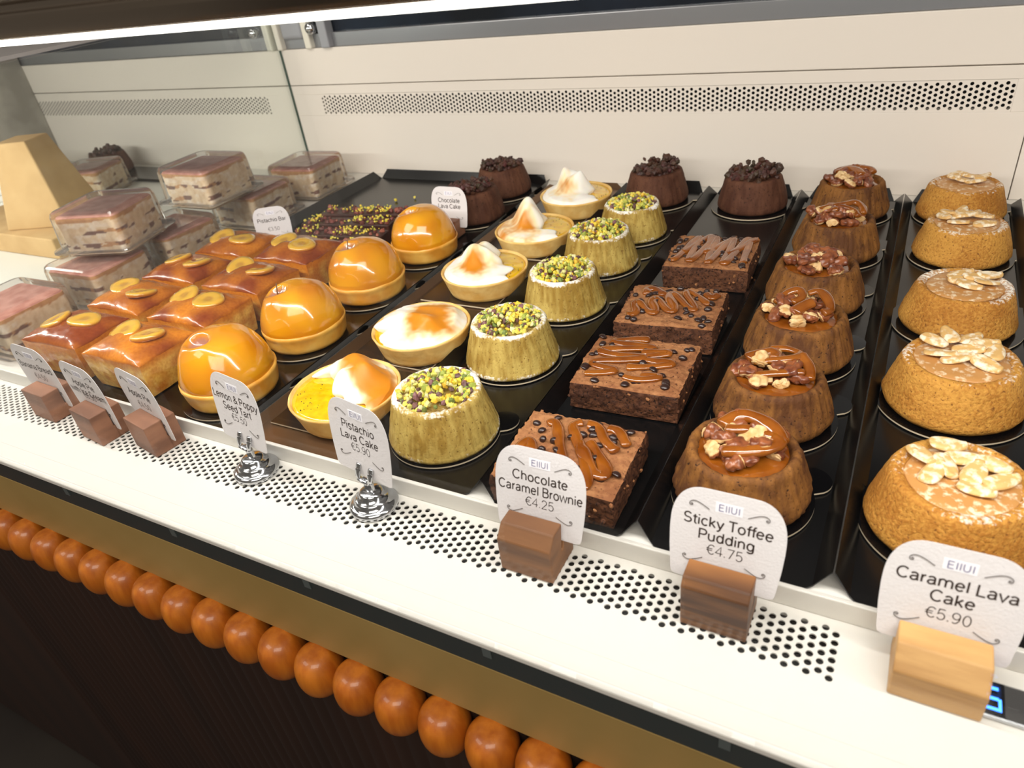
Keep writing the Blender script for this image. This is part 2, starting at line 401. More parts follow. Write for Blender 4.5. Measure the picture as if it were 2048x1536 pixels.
# ribbed panel
m = MB(); vs = []; fs = []; n = 1400; x0 = XL; 
for i in range(n + 1):
    x = XL + (XR - XL) * i / n; y = .2015 - .0022 * abs(math.sin(PI * x / .0165))
    vs += [(x, y, .02), (x, y, ZD - .081)]
for i in range(n): fs.append((2 * i, 2 * i + 2, 2 * i + 3, 2 * i + 1))
m.add(vs, fs); m.box(XL, XR, .205, .92, .02, ZD - .0815); m.obj('front_panel', MAT['panel'], CASE)
m = MB(); lathe(m, [(.0006, -.0198)] + [(.0174 * math.cos(a) ** .62, .0198 * math.sin(a)) for a in [(-PI / 2 * .97) + PI * .97 * k / 22 for k in range(23)]] + [(.0006, .0198)], 32)
bead_me = m.mesh('bead', MAT['bead'])
for i in range(-8, 32):
    put('bead', bead_me, CASE, (-.6950 + .0351 * i, .1875, Z0 - .4215 - .0025))
# back panel with perforated strip
YB = .92
m = MB()
SX0, SX1, SZ0, SZ1 = -.8556, .0833, -.2315, -.1988
def zz(a): return Z0 + a
m.box(XL, .1010, YB, YB + .02, zz(-.325), zz(SZ0)); m.box(XL, .1010, YB, YB + .02, zz(SZ1), zz(-.1855))
m.box(XL, SX0, YB, YB + .02, zz(SZ0), zz(SZ1)); m.box(SX1, .1010, YB, YB + .02, zz(SZ0), zz(SZ1))
m.box(.1020, XR, YB, YB + .02, zz(-.325), zz(-.1855))
m.obj('back_panel', MAT['white_in'], CASE, bevel=.0006)
m = MB(); m.box(XL, XR, YB, YB + .03, zz(-.1843), zz(-.1311)); m.obj('back_header', MAT['white_in'], CASE, bevel=.001)
perforated('back_grille', SX1 - .0026, 177, -.005305, SZ0 + .0042, 5, .00552, .00188, lambda u, v, d: (u, YB + d, Z0 + v), .0006, MAT['white_in'], CASE, 0, SZ0, SZ1)
m = MB(); m.box(XL, XR, YB + .032, YB + .05, zz(-.325), zz(-.133)); m.obj('back_cavity', MAT['dark'], CASE)
m = MB(); m.box(XL, XR, YB + .004, YB + .03, zz(-.1309), zz(-.1109)); m.obj('door_channel', MAT['alu'], CASE, bevel=.001)
m = MB(); m.box(XL, XR, YB + .014, YB + .02, zz(-.1109), zz(.07)); m.obj('rear_door', MAT['darkglass'], CASE)
# corner hardware of the rear doors
for nm, x0, x1, mt in (('door_post', -.916, -.9055, 'cream'), ('door_post', -.8566, -.8444, 'cream'), ('door_post', -.8244, -.8076, 'grey')):
    m = MB(); m.box(x0, x1, YB - .006, YB + .012, zz(-.1309), zz(.05)); m.obj(nm, MAT[mt], CASE, bevel=.002)
m = MB(); m.box(-.9045, -.8607, YB - .002, YB + .012, zz(-.1175), zz(.04)); m.obj('door_bracket', MAT['grey'], CASE, bevel=.006, seg=4)
for x, z in ((-.8357, -.1022),):
    m = MB(); lathe(m, [(.001, 0), (.007, 0), (.0085, .003), (.0085, .010), (.006, .013), (.001, .0135)], 24)
    m.obj('clamp_knob', MAT['chrome'], CASE, (x, YB - .0, zz(z)), (PI / 2, 0, 0))
# glass
def slab(mb, pts, nrm, th, mi_face=0, mi_edge=1):
    nv = Vector(nrm).normalized() * th; a = [Vector(p) for p in pts]; b = [p + nv for p in a]; k = len(a)
    mb.add(a + b, [tuple(reversed(range(k))), tuple(range(k, 2 * k))], mi_face, smooth=False)
    mb.add(a + b, [(i, (i + 1) % k, k + (i + 1) % k, k + i) for i in range(k)], mi_edge, smooth=False)
m = MB(); slab(m, [(XL, .1935, zz(-.3235)), (XR, .1935, zz(-.3235)), (XR, .2285, zz(-.0225)), (XL, .2285, zz(-.0225))], (0, -1, .3), .004)
m.obj('front_glass', [MAT['glass'], MAT['glass']], CASE)
m = MB(); slab(m, [(-.9185, .200, zz(-.3245)), (-.9185, .9195, zz(-.3245)), (-.9185, .9195, zz(-.067)), (-.9185, .222, zz(-.067))], (1, 0, 0), .005)
m.obj('glass_divider', [MAT['divider'], MAT['glassedge']], CASE)
# top rail and its light strip
m = MB(); prof = [(q[0] * .81, q[1] * .81) for q in [(.285, -.0255), (.283, -.016), (.283, -.012), (.2855, -.0105), (.2855, -.007), (.283, -.005), (.283, .006), (.287, .012), (.300, .012), (.306, .004), (.306, -.0255)]]
k = len(prof); vs = [(XL, y, zz(z)) for y, z in prof] + [(XR, y, zz(z)) for y, z in prof]
m.add(vs, [(i, (i + 1) % k, k + (i + 1) % k, k + i) for i in range(k)] + [tuple(range(k)), tuple(reversed(range(k, 2 * k)))], smooth=False)
m.obj('top_rail', MAT['steel'], CASE, bevel=.0006)
m = MB(); m.box(-.88, XR, .2325, .243, zz(-.0234), zz(-.0208)); m.obj('led_strip', MAT['led'], CASE)

# ------------------------------------------------------------------ neighbouring section, seen through the divider
NB = thing('display_case', 'neighbouring display case section seen through the glass divider at left', 'display case', (0, 0, 0))
m = MB(); m.box(-1.80, -.9190, .1915, .92, ZD - .02, ZD); m.obj('deck', MAT['white'], NB)
m = MB(); m.box(-1.80, -.9190, .205, .92, .02, ZD - .02); m.obj('front_panel', MAT['panel'], NB)
TX0, TX1 = -1.78, -.9727
m = MB()
m.box(-1.80, -.9190, YB, YB + .02, zz(-.325), zz(SZ0)); m.box(-1.80, -.9190, YB, YB + .02, zz(SZ1), zz(-.1855)); m.box(TX1, -.9190, YB, YB + .02, zz(SZ0), zz(SZ1))
m.box(-1.80, TX0, YB, YB + .02, zz(SZ0), zz(SZ1)); m.obj('back_panel', MAT['white_in'], NB)
m = MB(); m.box(-1.80, -.9190, YB, YB + .03, zz(-.1840), zz(-.1313)); m.obj('back_header', MAT['white_in'], NB, bevel=.001)
perforated('back_grille', TX1 - .0026, 152, -.005312, SZ0 + .0042, 5, .00552, .00188, lambda u, v, d: (u, YB + d, Z0 + v), .0006, MAT['white_in'], NB, 0, SZ0, SZ1)
m = MB(); m.box(-1.80, -.9190, YB + .03, YB + .05, zz(-.325), zz(-.133)); m.obj('back_cavity', MAT['dark'], NB)
m = MB(); m.box(-1.69, -1.635, .25, .9198, ZD, zz(-.06)); m.obj('end_panel', MAT['marble'], NB, bevel=.002)
m = MB(); slab(m, [(-1.80, .24, zz(-.065)), (-.922, .24, zz(-.065)), (-.922, .86, zz(-.065)), (-1.80, .86, zz(-.065))], (0, 0, 1), .004); m.obj('canopy', [MAT['canopy'], MAT['canopy']], NB)
m = MB(); m.box(-1.80, -.9190, YB + .004, YB + .03, zz(-.1309), zz(-.1109)); m.obj('door_channel', MAT['alu'], NB, bevel=.001)
m = MB(); m.box(-1.80, -.9190, YB + .014, YB + .02, zz(-.1109), zz(.07)); m.obj('rear_door', MAT['darkglass'], NB)
m = MB(); m.box(-.9385, -.926, YB - .006, YB + .012, zz(-.1313), zz(.05)); m.obj('door_post', MAT['cream'], NB, bevel=.002)
m = MB(); m.box(-1.80, -.922, .232, .245, zz(-.022), zz(.006)); m.obj('top_rail', MAT['steel'], NB, bevel=.003)
m = MB(); lathe(m, [(.001, 0), (.007, 0), (.0085, .003), (.0085, .010), (.006, .013), (.001, .0135)], 24); m.obj('clamp_knob', MAT['chrome'], NB, (-.956, YB, zz(-.103)), (PI / 2, 0, 0))

# ------------------------------------------------------------------ trays
def tray(x0, x1, y0, y1, name, label, mat, rim=.012, slope=.009, ends=True, group=None, cut=.007):
    """shallow tray, flared rims on the long sides and at the back"""
    mb = MB(); t = .0011
    o = thing(name, label, 'tray', ((x0 + x1) / 2, y0, ZD + .0005), group=group)
    cx = (x0 + x1) / 2; hw = (x1 - x0) / 2 - .0004; L = y1 - y0; b = .0015; h = rim + b
    for top in (0, 1):
        d = t * top
        c = cut
        fl = [(-hw + slope, c, b), (-hw + slope + c, 0, b), (hw - slope - c, 0, b), (hw - slope, c, b), (hw - slope, L - slope, b), (-hw + slope, L - slope, b)]
        r = [(-hw, c * 1.4, h), (-hw, L - .016, h), (-hw + .016, L, h), (hw - .016, L, h), (hw, L - .016, h), (hw, c * 1.4, h)]
        vs = [(x, y, z - d) for x, y, z in fl + r]
        fs = [(0, 1, 2, 3, 4, 5), (0, 5, 7, 6), (3, 11, 10, 4), (5, 4, 9, 8)]
        fs += [(0, 6, 1), (3, 2, 11)] if False else []
        if top: fs = [tuple(reversed(f)) for f in fs]
        mb.add(vs, fs, 0, smooth=False)
    e = [((0, 6)), (6, 7), (8, 9), (10, 11), (11, 3), (3, 2), (2, 1), (1, 0), (5, 7), (8, 5), (9, 4), (4, 10)]
    mb.add([], [])
    for a, b2 in e: mb.f.append((a, b2, b2 + 12, a + 12)); mb.m.append(0); mb.sm.append(False)
    mb.obj('tray_body', mat, o)
    return o
TRAYS = [(0, .110, 'long black tray holding the caramel lava cakes with nuts'), (-.110, 0, 'long black tray holding the pecan topped toffee puddings'), (-.220, -.110, 'long black tray holding the square chocolate caramel brownies'), (-.330, -.220, 'long black tray holding the green pistachio lava cakes')]
for x0, x1, lb in TRAYS:
    tray(x0, x1, .2855, .903, 'tray', lb, MAT['tray'], group='black trays')
tray(-.757, -.4435, .2865, .905, 'tray', 'wide black tray holding banana loaves, apple pies and dark chocolate bars', MAT['tray'], group='black trays')
tray(-.4425, -.3315, .2855, .900, 'tray', 'brown metallic tray under the meringue tarts', MAT['bronzetray'], rim=.006, slope=.006)

# ------------------------------------------------------------------ cake boards
def board_mesh(r, tab):
    mb = MB(); pts = []; n = 220; c, rx, ry = r + .0030, .0130, .0135
    for i in range(n):
        a = 2 * PI * i / n; ca, sa = math.cos(a), math.sin(a); t = r
        A_ = (ca / rx) ** 2 + (sa / ry) ** 2; B_ = -2 * c * ca / rx ** 2; D_ = B_ * B_ - 4 * A_ * (c * c / rx ** 2 - 1)
        if tab and D_ > 0 and ca > 0: t = max(r, (-B_ + math.sqrt(D_)) / (2 * A_))
        pts.append((t * ca, t * sa))
    vs = [(x, y, 0) for x, y in pts] + [(x, y, .0012) for x, y in pts]
    mb.add(vs, [tuple(reversed(range(n))), tuple(range(n, 2 * n))], 0, smooth=False)
    mb.add(vs, [(i, (i + 1) % n, n + (i + 1) % n, n + i) for i in range(n)], 1, smooth=False)
    return mb.mesh('cake_board', [MAT['board'], MAT['cardedge']])
BOARD = board_mesh(.0465, True)
ZB = ZF + .0001; ZC = ZB + .0013
def cake_board(x, y, rz, label, sc=1.0):
    o = put('cake_board', BOARD, None, (x, y, ZB), (0, 0, rz)); o.scale = (sc, sc, 1)
    return tag(o, label, 'cake board', 'black foil cake boards')

# ------------------------------------------------------------------ cakes
def cake_mesh(kind, seed):
    mb = MB(); rnd = random.Random(seed); sd = rnd.random() * 50
    if kind == 'pistachio':
        prof = [(.001, 0), (.0385, 0), (.0408, .0008), (.0413, .0028), (.0402, .006), (.0385, .013), (.0362, .022), (.0340, .030), (.0330, .0345), (.0316, .0368), (.0296, .0374), (.0272, .0362), (.0250, .0345), (.012, .0338), (.001, .0338)]; ridge = .00045
    elif kind == 'toffee':
        prof = [(.001, 0), (.0365, 0), (.0395, .0015), (.0415, .0055), (.0415, .009), (.0400, .014), (.0376, .021), (.0352, .028), (.0336, .0335), (.0320, .0362), (.0300, .0368), (.0278, .0350), (.0262, .0310), (.012, .0300), (.001, .0300)]; ridge = .0010
    elif kind == 'chocolate':
        prof = [(.001, 0), (.0370, 0), (.0392, .002), (.0396, .006), (.0386, .012), (.0362, .021), (.0335, .030), (.0320, .0345), (.0305, .0368), (.0285, .0372), (.012, .0365), (.001, .0365)]; ridge = .0004
    else:
        prof = [(.001, 0), (.0385, 0), (.0420, .0015), (.0436, .005), (.0425, .0095), (.0402, .017), (.0375, .025), (.0358, .030), (.0340, .0334), (.0318, .0346), (.0296, .0342), (.0278, .0330), (.0268, .0322), (.012, .0318), (.001, .0318)]; ridge = .00012
    prof = dense(prof, .0016); H = max(z for r, z in prof); NN = 176
    ph = [rnd.uniform(-.3, .3) for _ in range(60)]
    def fn(th, r, z, k):
        x, y = math.cos(th), math.sin(th)
        d = ridge * (nz(x * 16 + sd, y * 16, z * 22) * 1.1 + .7 * nz(x * 34 + sd, y * 34, z * 30) + .12 * math.sin(th * 52 + 2 * math.sin(th * 5 + sd))) * min(1, z / .004) if z < H * .93 else .3 * ridge * nz(x * 9 + sd, y * 9, r * 300)
        d += .0011 * nz(x * 1.1 + sd, y * 1.1, z * 30) + .00035 * nz(x * 7 + sd, y * 7, z * 260)
        dz = .0007 * nz(x * 2.2 + sd, y * 2.2, 7.1 + r * 40) + .0005 * nz(x * 8, y * 8 + sd, r * 300)
        if r < .004: d = 0
        return max(.0005, r + d), max(0, z + (dz if z > .004 else 0))
    def pw(p, th, k):
        z = p[2]; r = math.hypot(p[0], p[1]); g = nz(p[0] * 60 + sd, p[1] * 60, z * 60)
        if kind == 'pistachio':
            w = .66 * max(0, min(1, (z - .0325) / .0035)) + .40 * g * (z > .015)
            if z < .005: w = max(w, .42 + .3 * nz(math.cos(th) * 2 + sd, math.sin(th) * 2, 3))
            return w
        if kind == 'caramel':
            return .46 * max(0, min(1, (z - .030) / .003)) + .34 * nz(p[0] * 45 + sd, p[1] * 45, z * 40) - .05
        if kind == 'toffee': return .05 * g
        return -.2
    lathe(mb, prof, NN, fn, pw=pw)
    return mb.mesh(kind + '_body', MAT[{'pistachio': 'pist', 'toffee': 'toffee', 'chocolate': 'choc', 'caramel': 'caramel'}[kind]])
PALP = [(222, 200, 62), (230, 212, 96), (188, 188, 74), (156, 166, 70), (112, 128, 62), (236, 204, 70), (126, 84, 86), (224, 216, 160), (206, 200, 130), (232, 186, 60), (200, 200, 96), (98, 68, 66)]
PALP = [lin(c)[:3] for c in PALP]
def pistachio_topping(seed, n=300):
    mb = MB(); rnd = random.Random(seed); ox, oy = rnd.uniform(-.003, .003), rnd.uniform(-.003, .003)
    for i in range(n):
        a = rnd.random() * 2 * PI; q = rnd.random() ** .55; r = .0284 * q
        z = .0352 + (.0012 + .0070 * (1 - q * q)) * rnd.random() ** .5 + .0010
        s = rnd.uniform(.0014, .0029)
        lump(mb, (r * math.cos(a) + ox * .3, r * math.sin(a) + oy * .3, z), (s * rnd.uniform(.8, 1.4), s, s * rnd.uniform(.6, .95)), rnd, rnd.choice(PALP))
    return mb.mesh('pistachio_topping', MAT['crumbs'])
def crumb_topping(seed):
    mb = MB(); rnd = random.Random(seed); base = lin((66, 38, 26))[:3]
    tall = rnd.random() * 6
    for i in range(135):
        a = rnd.random() * 2 * PI; q = rnd.random() ** .5; r = .0280 * q
        hh = .004 + .0085 * (.5 + .5 * math.sin(a + tall)) * (.4 + .6 * q)
        z = .0365 + hh * rnd.random() ** 1.3
        s = rnd.uniform(.0026, .0052); c = tuple(v * rnd.uniform(.7, 1.35) for v in base)
        lump(mb, (r * math.cos(a), r * math.sin(a), z), s, rnd, c, jit=.22)
    return mb.mesh('crumb_topping', MAT['crumbs'])
def pecan_mesh(seed):
    mb = MB(); rnd = random.Random(seed); nu, nv = 30, 20; vs = []; fs = []
    L, Wd, H = rnd.uniform(.0055, .0085), rnd.uniform(.0036, .0048), rnd.uniform(.0026, .0036); broken = seed % 2
    for i in range(nv + 1):
        v = PI * i / nv
        for k in range(nu):
            u = 2 * PI * k / nu; x = -math.cos(v); rr = math.sin(v) ** .7
            g = 1 - .36 * math.exp(-(math.sin(u) < 0) * 9 - (math.cos(u) / .28) ** 2) - .15 * math.cos(x * 9 + 4 * abs(math.cos(u)) + seed) + .22 * nz(x * 2.6 + seed * 5, math.cos(u) * 2.2, math.sin(u) * 2.2)
            xx = x * L
            if broken and x > .25: xx = (.25 + .2 * (x - .25)) * L + .0006 * nz(u, seed, 3)
            vs.append((xx, Wd * rr * g * math.cos(u), H * rr * g * math.sin(u)))
    for i in range(nv):
        for k in range(nu):
            j = (k + 1) % nu; fs.append((i * nu + k, i * nu + j, (i + 1) * nu + j, (i + 1) * nu + k))
    mb.add(vs, fs, 0)
    for idx, f in enumerate(mb.f):
        if broken and all(vs[q][0] > .235 * L for q in f): mb.m[idx] = 1
        elif seed % 4 < 2 and all(vs[q][2] < -.1 * H for q in f): mb.m[idx] = 1
    return mb.mesh('pecan', [MAT['pecan'], MAT['pecanpale']])
PECANS = [pecan_mesh(i) for i in range(8)]
def peanut_mesh(seed):
    mb = MB(); rnd = random.Random(seed); nu, nv = 24, 14; vs = []; fs = []
    L, Wd, H = rnd.uniform(.0072, .0086), rnd.uniform(.0042, .0050), rnd.uniform(.0022, .0029)
    for i in range(nv + 1):
        v = PI * i / nv
        for k in range(nu):
            u = 2 * PI * k / nu; x = -math.cos(v); rr = math.sin(v) ** .62
            z = math.sin(u); z = z * (1 if z > 0 else .25)
            g = 1 - .30 * math.exp(-(math.cos(u) / .3) ** 2) * (math.sin(u) > 0) * (abs(x) < .75)
            xx = x * L; w = Wd * (1 - .12 * x)
            if x > .90: z *= 1.7; xx += .0006
            vs.append((xx, w * rr * math.cos(u), H * (rr * z * g + .1 * x * x)))
    for i in range(nv):
        for k in range(nu):
            j = (k + 1) % nu; fs.append((i * nu + k, i * nu + j, (i + 1) * nu + j, (i + 1) * nu + k))
    mb.add(vs, fs, 0)
    return mb.mesh('peanut_half', MAT['nut'])
PEANUTS = [peanut_mesh(40 + i) for i in range(5)]
def pool_mesh(r, z, mat, name, seed, wob=.0012):
    mb = MB(); sd = seed * 3.1
    lathe(mb, [(.0005, z - .001), (r + .001, z - .001), (r, z), (r * .8, z + .0007), (r * .5, z + .0010), (r * .2, z + .0011), (.0005, z + .0011)], 64,
          lambda th, rr, zz_, k: (rr + (wob * nz(math.cos(th) * 1.5 + sd, math.sin(th) * 1.5, 1) if rr > .01 else 0), zz_ + .0006 * nz(rr * 200 * math.cos(th), rr * 200 * math.sin(th), sd)))
    return mb.mesh(name, mat)
def drizzle(mb, pts, r0, r1, rnd, flat=.62, n=10, it=3):
    P = smoothpoly(pts, it); L = len(P); sd = rnd.random() * 30
    def rad(t):
        e = min(1, t * L / 5, (1 - t) * L / 5); e = math.sqrt(max(.02, 1 - (1 - e) ** 2))
        return (r0 + (r1 - r0) * (.5 + .5 * nz(t * L * .12, sd, 0) * 1.6)) * e
    tube(mb, P, rad, n, flat)

def lava_pistachio(i, x, y, s, label):
    o = thing('pistachio_lava_cake', label, 'cake', (x, y, ZC), i * 1.3, 'pistachio lava cakes'); o.scale = (s,) * 3
    put('cake_body', cake_mesh('pistachio', 10 + i), o)
    put('pistachio_topping', pistachio_topping(60 + i), o)['kind'] = 'stuff'
def lava_chocolate(i, x, y, s, label):
    o = thing('chocolate_lava_cake', label, 'cake', (x, y, ZC), i * 2.1, 'chocolate lava cakes'); o.scale = (s,) * 3
    put('cake_body', cake_mesh('chocolate', 110 + i), o)
    put('crumb_topping', crumb_topping(160 + i), o)['kind'] = 'stuff'
def pudding(i, x, y, s, label, loops, only_nuts=False):
    o = thing('sticky_toffee_pudding', label, 'cake', (x, y, ZC), 0, 'sticky toffee puddings'); o.scale = (s,) * 3
    rnd = random.Random(500 + i)
    put('cake_body', cake_mesh('toffee', 210 + i), o)
    put('caramel_pool', pool_mesh(.0268, .0330, MAT['sauce'], 'caramel_pool', i), o)
    k = 0
    for q in range(18 if not only_nuts else 20):
        a = q * 2.4 + rnd.uniform(-.3, .3); r = .0225 * math.sqrt((q + .5) / 18) + rnd.uniform(-.002, .002)
        z = .0372 + rnd.uniform(-.0008, .0022) + (.004 if r < .014 else 0)
        put('pecan', PECANS[(q + i) % 8], o, (r * math.cos(a) - .001, r * math.sin(a) + .003, z), (rnd.choice([rnd.uniform(-.5, .5), rnd.uniform(2.2, 3.8)]), rnd.uniform(-.5, .5), rnd.uniform(0, 6.3))).scale = (1.2, 1.25, 1.3)
    mb = MB()
    for lp, w in loops:
        drizzle(mb, [Vector((px, py, .0398 + h)) for px, py, h in lp], w * .9, w * 1.3, rnd, flat=.72, n=12)
    mb.obj('caramel_drizzle', MAT['sauce'], o)
def lava_caramel(i, x, y, s, label, nuts):
    o = thing('caramel_lava_cake', label, 'cake', (x, y, ZC), 0, 'caramel lava cakes'); o.scale = (s,) * 3
    rnd = random.Random(700 + i)
    put('cake_body', cake_mesh('caramel', 310 + i), o)
    put('caramel_filling', pool_mesh(.0272, .0334, MAT['fudge'], 'caramel_filling', i + 4, .002), o)
    for q, (px, py, h, rz) in enumerate(nuts):
        put('peanut_half', PEANUTS[(q + i) % 5], o, (px, py, .0358 + h), (rnd.uniform(-.25, .25), rnd.uniform(-.2, .2), rz)).scale = (1.22, 1.25, 1.2)

# positions on the trays (metres from the camera's foot)
P_PIST = [(-.2815, .3455, 1.03), (-.2800, .4574, 1.0), (-.2765, .5624, .985), (-.2785, .6610, .99), (-.2725, .7480, .95)]
L_PIST = ['pistachio lava cake nearest the front glass, right behind its price card', 'second pistachio lava cake from the front, sugar ringed rim', 'third pistachio lava cake from the front, topping heaped to the left', 'fourth pistachio lava cake from the front, beside a half covered meringue tart', 'rearmost and palest pistachio lava cake, in front of a chocolate lava cake']
for i, ((x, y, s), lb) in enumerate(zip(P_PIST, L_PIST)):
    lava_pistachio(i, x, y, s, lb)
    cake_board(x + .001, y - .001, [.62, .66, .60, .7, .6][i], 'black round cake board under the ' + ['front', 'second', 'third', 'fourth', 'rearmost'][i] + ' pistachio lava cake', .92)
P_CH = [(-.2795, .8600, 1.0), (-.1595, .8520, 1.0), (-.4945, .7631, 1.0), (-.5020, .8590, .97)]
L_CH = ['chocolate lava cake at the back behind the pistachio cakes', 'chocolate lava cake at the back behind the brownies', 'chocolate lava cake half hidden by its price card', 'chocolate lava cake furthest left at the back of the wide tray']
for i, ((x, y, s), lb) in enumerate(zip(P_CH, L_CH)):
    lava_chocolate(i, x, y, s, lb)
    cake_board(x, y - .0005, [.3, .2, .4, .1][i], 'black round cake board under ' + ['the chocolate cake behind the pistachio cakes', 'the chocolate cake behind the brownies', 'the chocolate cake with a price card before it', 'the leftmost chocolate cake at the back'][i])
P_TOF = [(-.0615, .3520, 1.0), (-.0590, .4400, .97), (-.0565, .5290, 1.0), (-.0580, .6250, 1.0), (-.0535, .7360, .97), (-.0530, .8490, .97)]
L_TOF = ['sticky toffee pudding nearest the front, behind its price card', 'second sticky toffee pudding from the front, caramel sauce in a square loop', 'third sticky toffee pudding from the front, caramel in two loops over pecan halves', 'fourth sticky toffee pudding from the front, bare broken pecans and no caramel strings', 'fifth sticky toffee pudding from the front, caramel strands over pecans', 'rearmost sticky toffee pudding, against the white back panel']
mm = .001
LO = [
 [([(-16*mm, 8*mm, 3*mm), (-8*mm, 20*mm, 5*mm), (6*mm, 18*mm, 6*mm), (18*mm, 10*mm, 4*mm), (21*mm, 3*mm, 2*mm)], .0048), ([(-12*mm, 4*mm, 4*mm), (-4*mm, 5*mm, 5*mm), (2*mm, 8*mm, 5*mm)], .0034), ([(-10*mm, -13*mm, 0), (2*mm, -12*mm, 2*mm), (14*mm, -7*mm, 3*mm), (21*mm, 0, 3*mm), (17*mm, 7*mm, 3*mm), (10*mm, 5*mm, 4*mm)], .0042)],
 [([(-22*mm, 6*mm, 1*mm), (-12*mm, 14*mm, 4*mm), (-3*mm, 13*mm, 5*mm), (-2*mm, 5*mm, 4*mm)], .0046), ([(-16*mm, 2*mm, 2*mm), (-2*mm, 3*mm, 5*mm), (10*mm, 8*mm, 6*mm), (16*mm, 18*mm, 4*mm), (4*mm, 24*mm, 4*mm), (-8*mm, 20*mm, 4*mm)], .0030), ([(14*mm, 16*mm, 5*mm), (22*mm, 6*mm, 3*mm), (24*mm, -8*mm, 0)], .0040), ([(-12*mm, -12*mm, 0), (4*mm, -9*mm, 3*mm), (20*mm, -3*mm, 3*mm)], .0030)],
 [([(-20*mm, 2*mm, 2*mm), (-14*mm, 14*mm, 6*mm), (-4*mm, 18*mm, 8*mm), (0, 8*mm, 6*mm), (-8*mm, 2*mm, 4*mm)], .0034), ([(2*mm, 16*mm, 6*mm), (10*mm, 20*mm, 8*mm), (18*mm, 10*mm, 6*mm), (22*mm, -3*mm, 3*mm), (16*mm, -8*mm, 3*mm)], .0036), ([(-4*mm, -10*mm, 1*mm), (2*mm, -3*mm, 5*mm), (8*mm, 2*mm, 6*mm)], .0048)],
 [],
 [([(-22*mm, 2*mm, 2*mm), (-10*mm, 10*mm, 5*mm), (4*mm, 12*mm, 7*mm), (12*mm, 20*mm, 7*mm), (20*mm, 12*mm, 5*mm), (22*mm, 0, 2*mm)], .0034), ([(-14*mm, 16*mm, 4*mm), (0, 8*mm, 6*mm), (14*mm, 2*mm, 5*mm), (18*mm, -8*mm, 2*mm)], .0028), ([(-12*mm, -2*mm, 4*mm), (-2*mm, 2*mm, 5*mm)], .0036)],
 [([(-18*mm, 4*mm, 3*mm), (-8*mm, 14*mm, 6*mm), (2*mm, 6*mm, 7*mm), (10*mm, -6*mm, 4*mm)], .0044), ([(4*mm, 16*mm, 6*mm), (16*mm, 14*mm, 6*mm), (20*mm, 6*mm, 4*mm)], .0040), ([(-20*mm, 12*mm, 3*mm), (0, 20*mm, 6*mm), (10*mm, 18*mm, 6*mm)], .0036)],
]
for i, ((x, y, s), lb) in enumerate(zip(P_TOF, L_TOF)):
    pudding(i, x, y, s, lb, LO[i], i == 3)
    cake_board(x + .001, y - .001, [.60, .62, .68, .72, .6, .6][i], 'black round cake board under the ' + ['front', 'second', 'third', 'fourth', 'fifth', 'rearmost'][i] + ' sticky toffee pudding', .935)
P_CAR = [(.0535, .3640, 1.03), (.0525, .4930, 1.03), (.0545, .6120, .98), (.0558, .7510, .955), (.0550, .8580, .965)]
L_CAR = ['caramel lava cake nearest the front, sugar dusted peanuts, behind its price card', 'second caramel lava cake from the front, ring of peanut halves on pale sugar', 'third caramel lava cake from the front, peanuts bunched at its right side', 'fourth caramel lava cake from the front, peanuts bunched at its left side', 'rearmost caramel lava cake, against the white back panel']
NUTS = [
 [(-20*mm, 10*mm, 1*mm, -1.0), (-8*mm, 22*mm, 2*mm, .3), (0, 13*mm, 1*mm, .1), (-8*mm, 4*mm, 1*mm, -1.2), (-14*mm, -3*mm, 0, 1.2), (5*mm, 2*mm, 1*mm, 1.3), (13*mm, 11*mm, 2*mm, -.5), (17*mm, -1*mm, 1*mm, .7), (6*mm, -10*mm, 0, -.3)],
 [(-17*mm, 13*mm, 2*mm, -.7), (-8*mm, 20*mm, 3*mm, 1.9), (4*mm, 20*mm, 2*mm, .9), (12*mm, 14*mm, 2*mm, .5), (-13*mm, -2*mm, 1*mm, -.1), (3*mm, 7*mm, 1*mm, .1), (-3*mm, -6*mm, 1*mm, .35), (18*mm, 5*mm, 2*mm, 1.4), (13*mm, -8*mm, 1*mm, -.5)],
 [(16*mm, 12*mm, 3*mm, .5), (14*mm, 0, 2*mm, .2), (-4*mm, 1*mm, 1*mm, .1), (2*mm, -5*mm, 1*mm, -.1), (6*mm, 6*mm, 3*mm, .3), (-4*mm, 14*mm, 1*mm, .4)],
 [(-17*mm, 10*mm, 3*mm, -1.0), (-20*mm, 2*mm, 2*mm, -1.1), (-6*mm, 13*mm, 3*mm, 1.3), (-10*mm, 3*mm, 2*mm, .3), (-2*mm, 4*mm, 4*mm, .2), (6*mm, 12*mm, 2*mm, 1.2), (12*mm, 6*mm, 2*mm, -.2), (14*mm, -8*mm, 0, 0), (-8*mm, -8*mm, 0, -.1)],
 [(-12*mm, 10*mm, 2*mm, -1.1), (-6*mm, 16*mm, 3*mm, -.8), (4*mm, 12*mm, 2*mm, .2), (-2*mm, 0, 1*mm, -.1), (14*mm, 6*mm, 4*mm, .8), (8*mm, -2*mm, 1*mm, .3)],
]
for i, ((x, y, s), lb) in enumerate(zip(P_CAR, L_CAR)):
    lava_caramel(i, x, y, s, lb, NUTS[i])
    cake_board(x, y - .001, [.3, 1.0, .5, .2, .6][i], 'black round cake board under the ' + ['front', 'second', 'third', 'fourth', 'rearmost'][i] + ' caramel lava cake', 1.04 if i < 3 else .97)

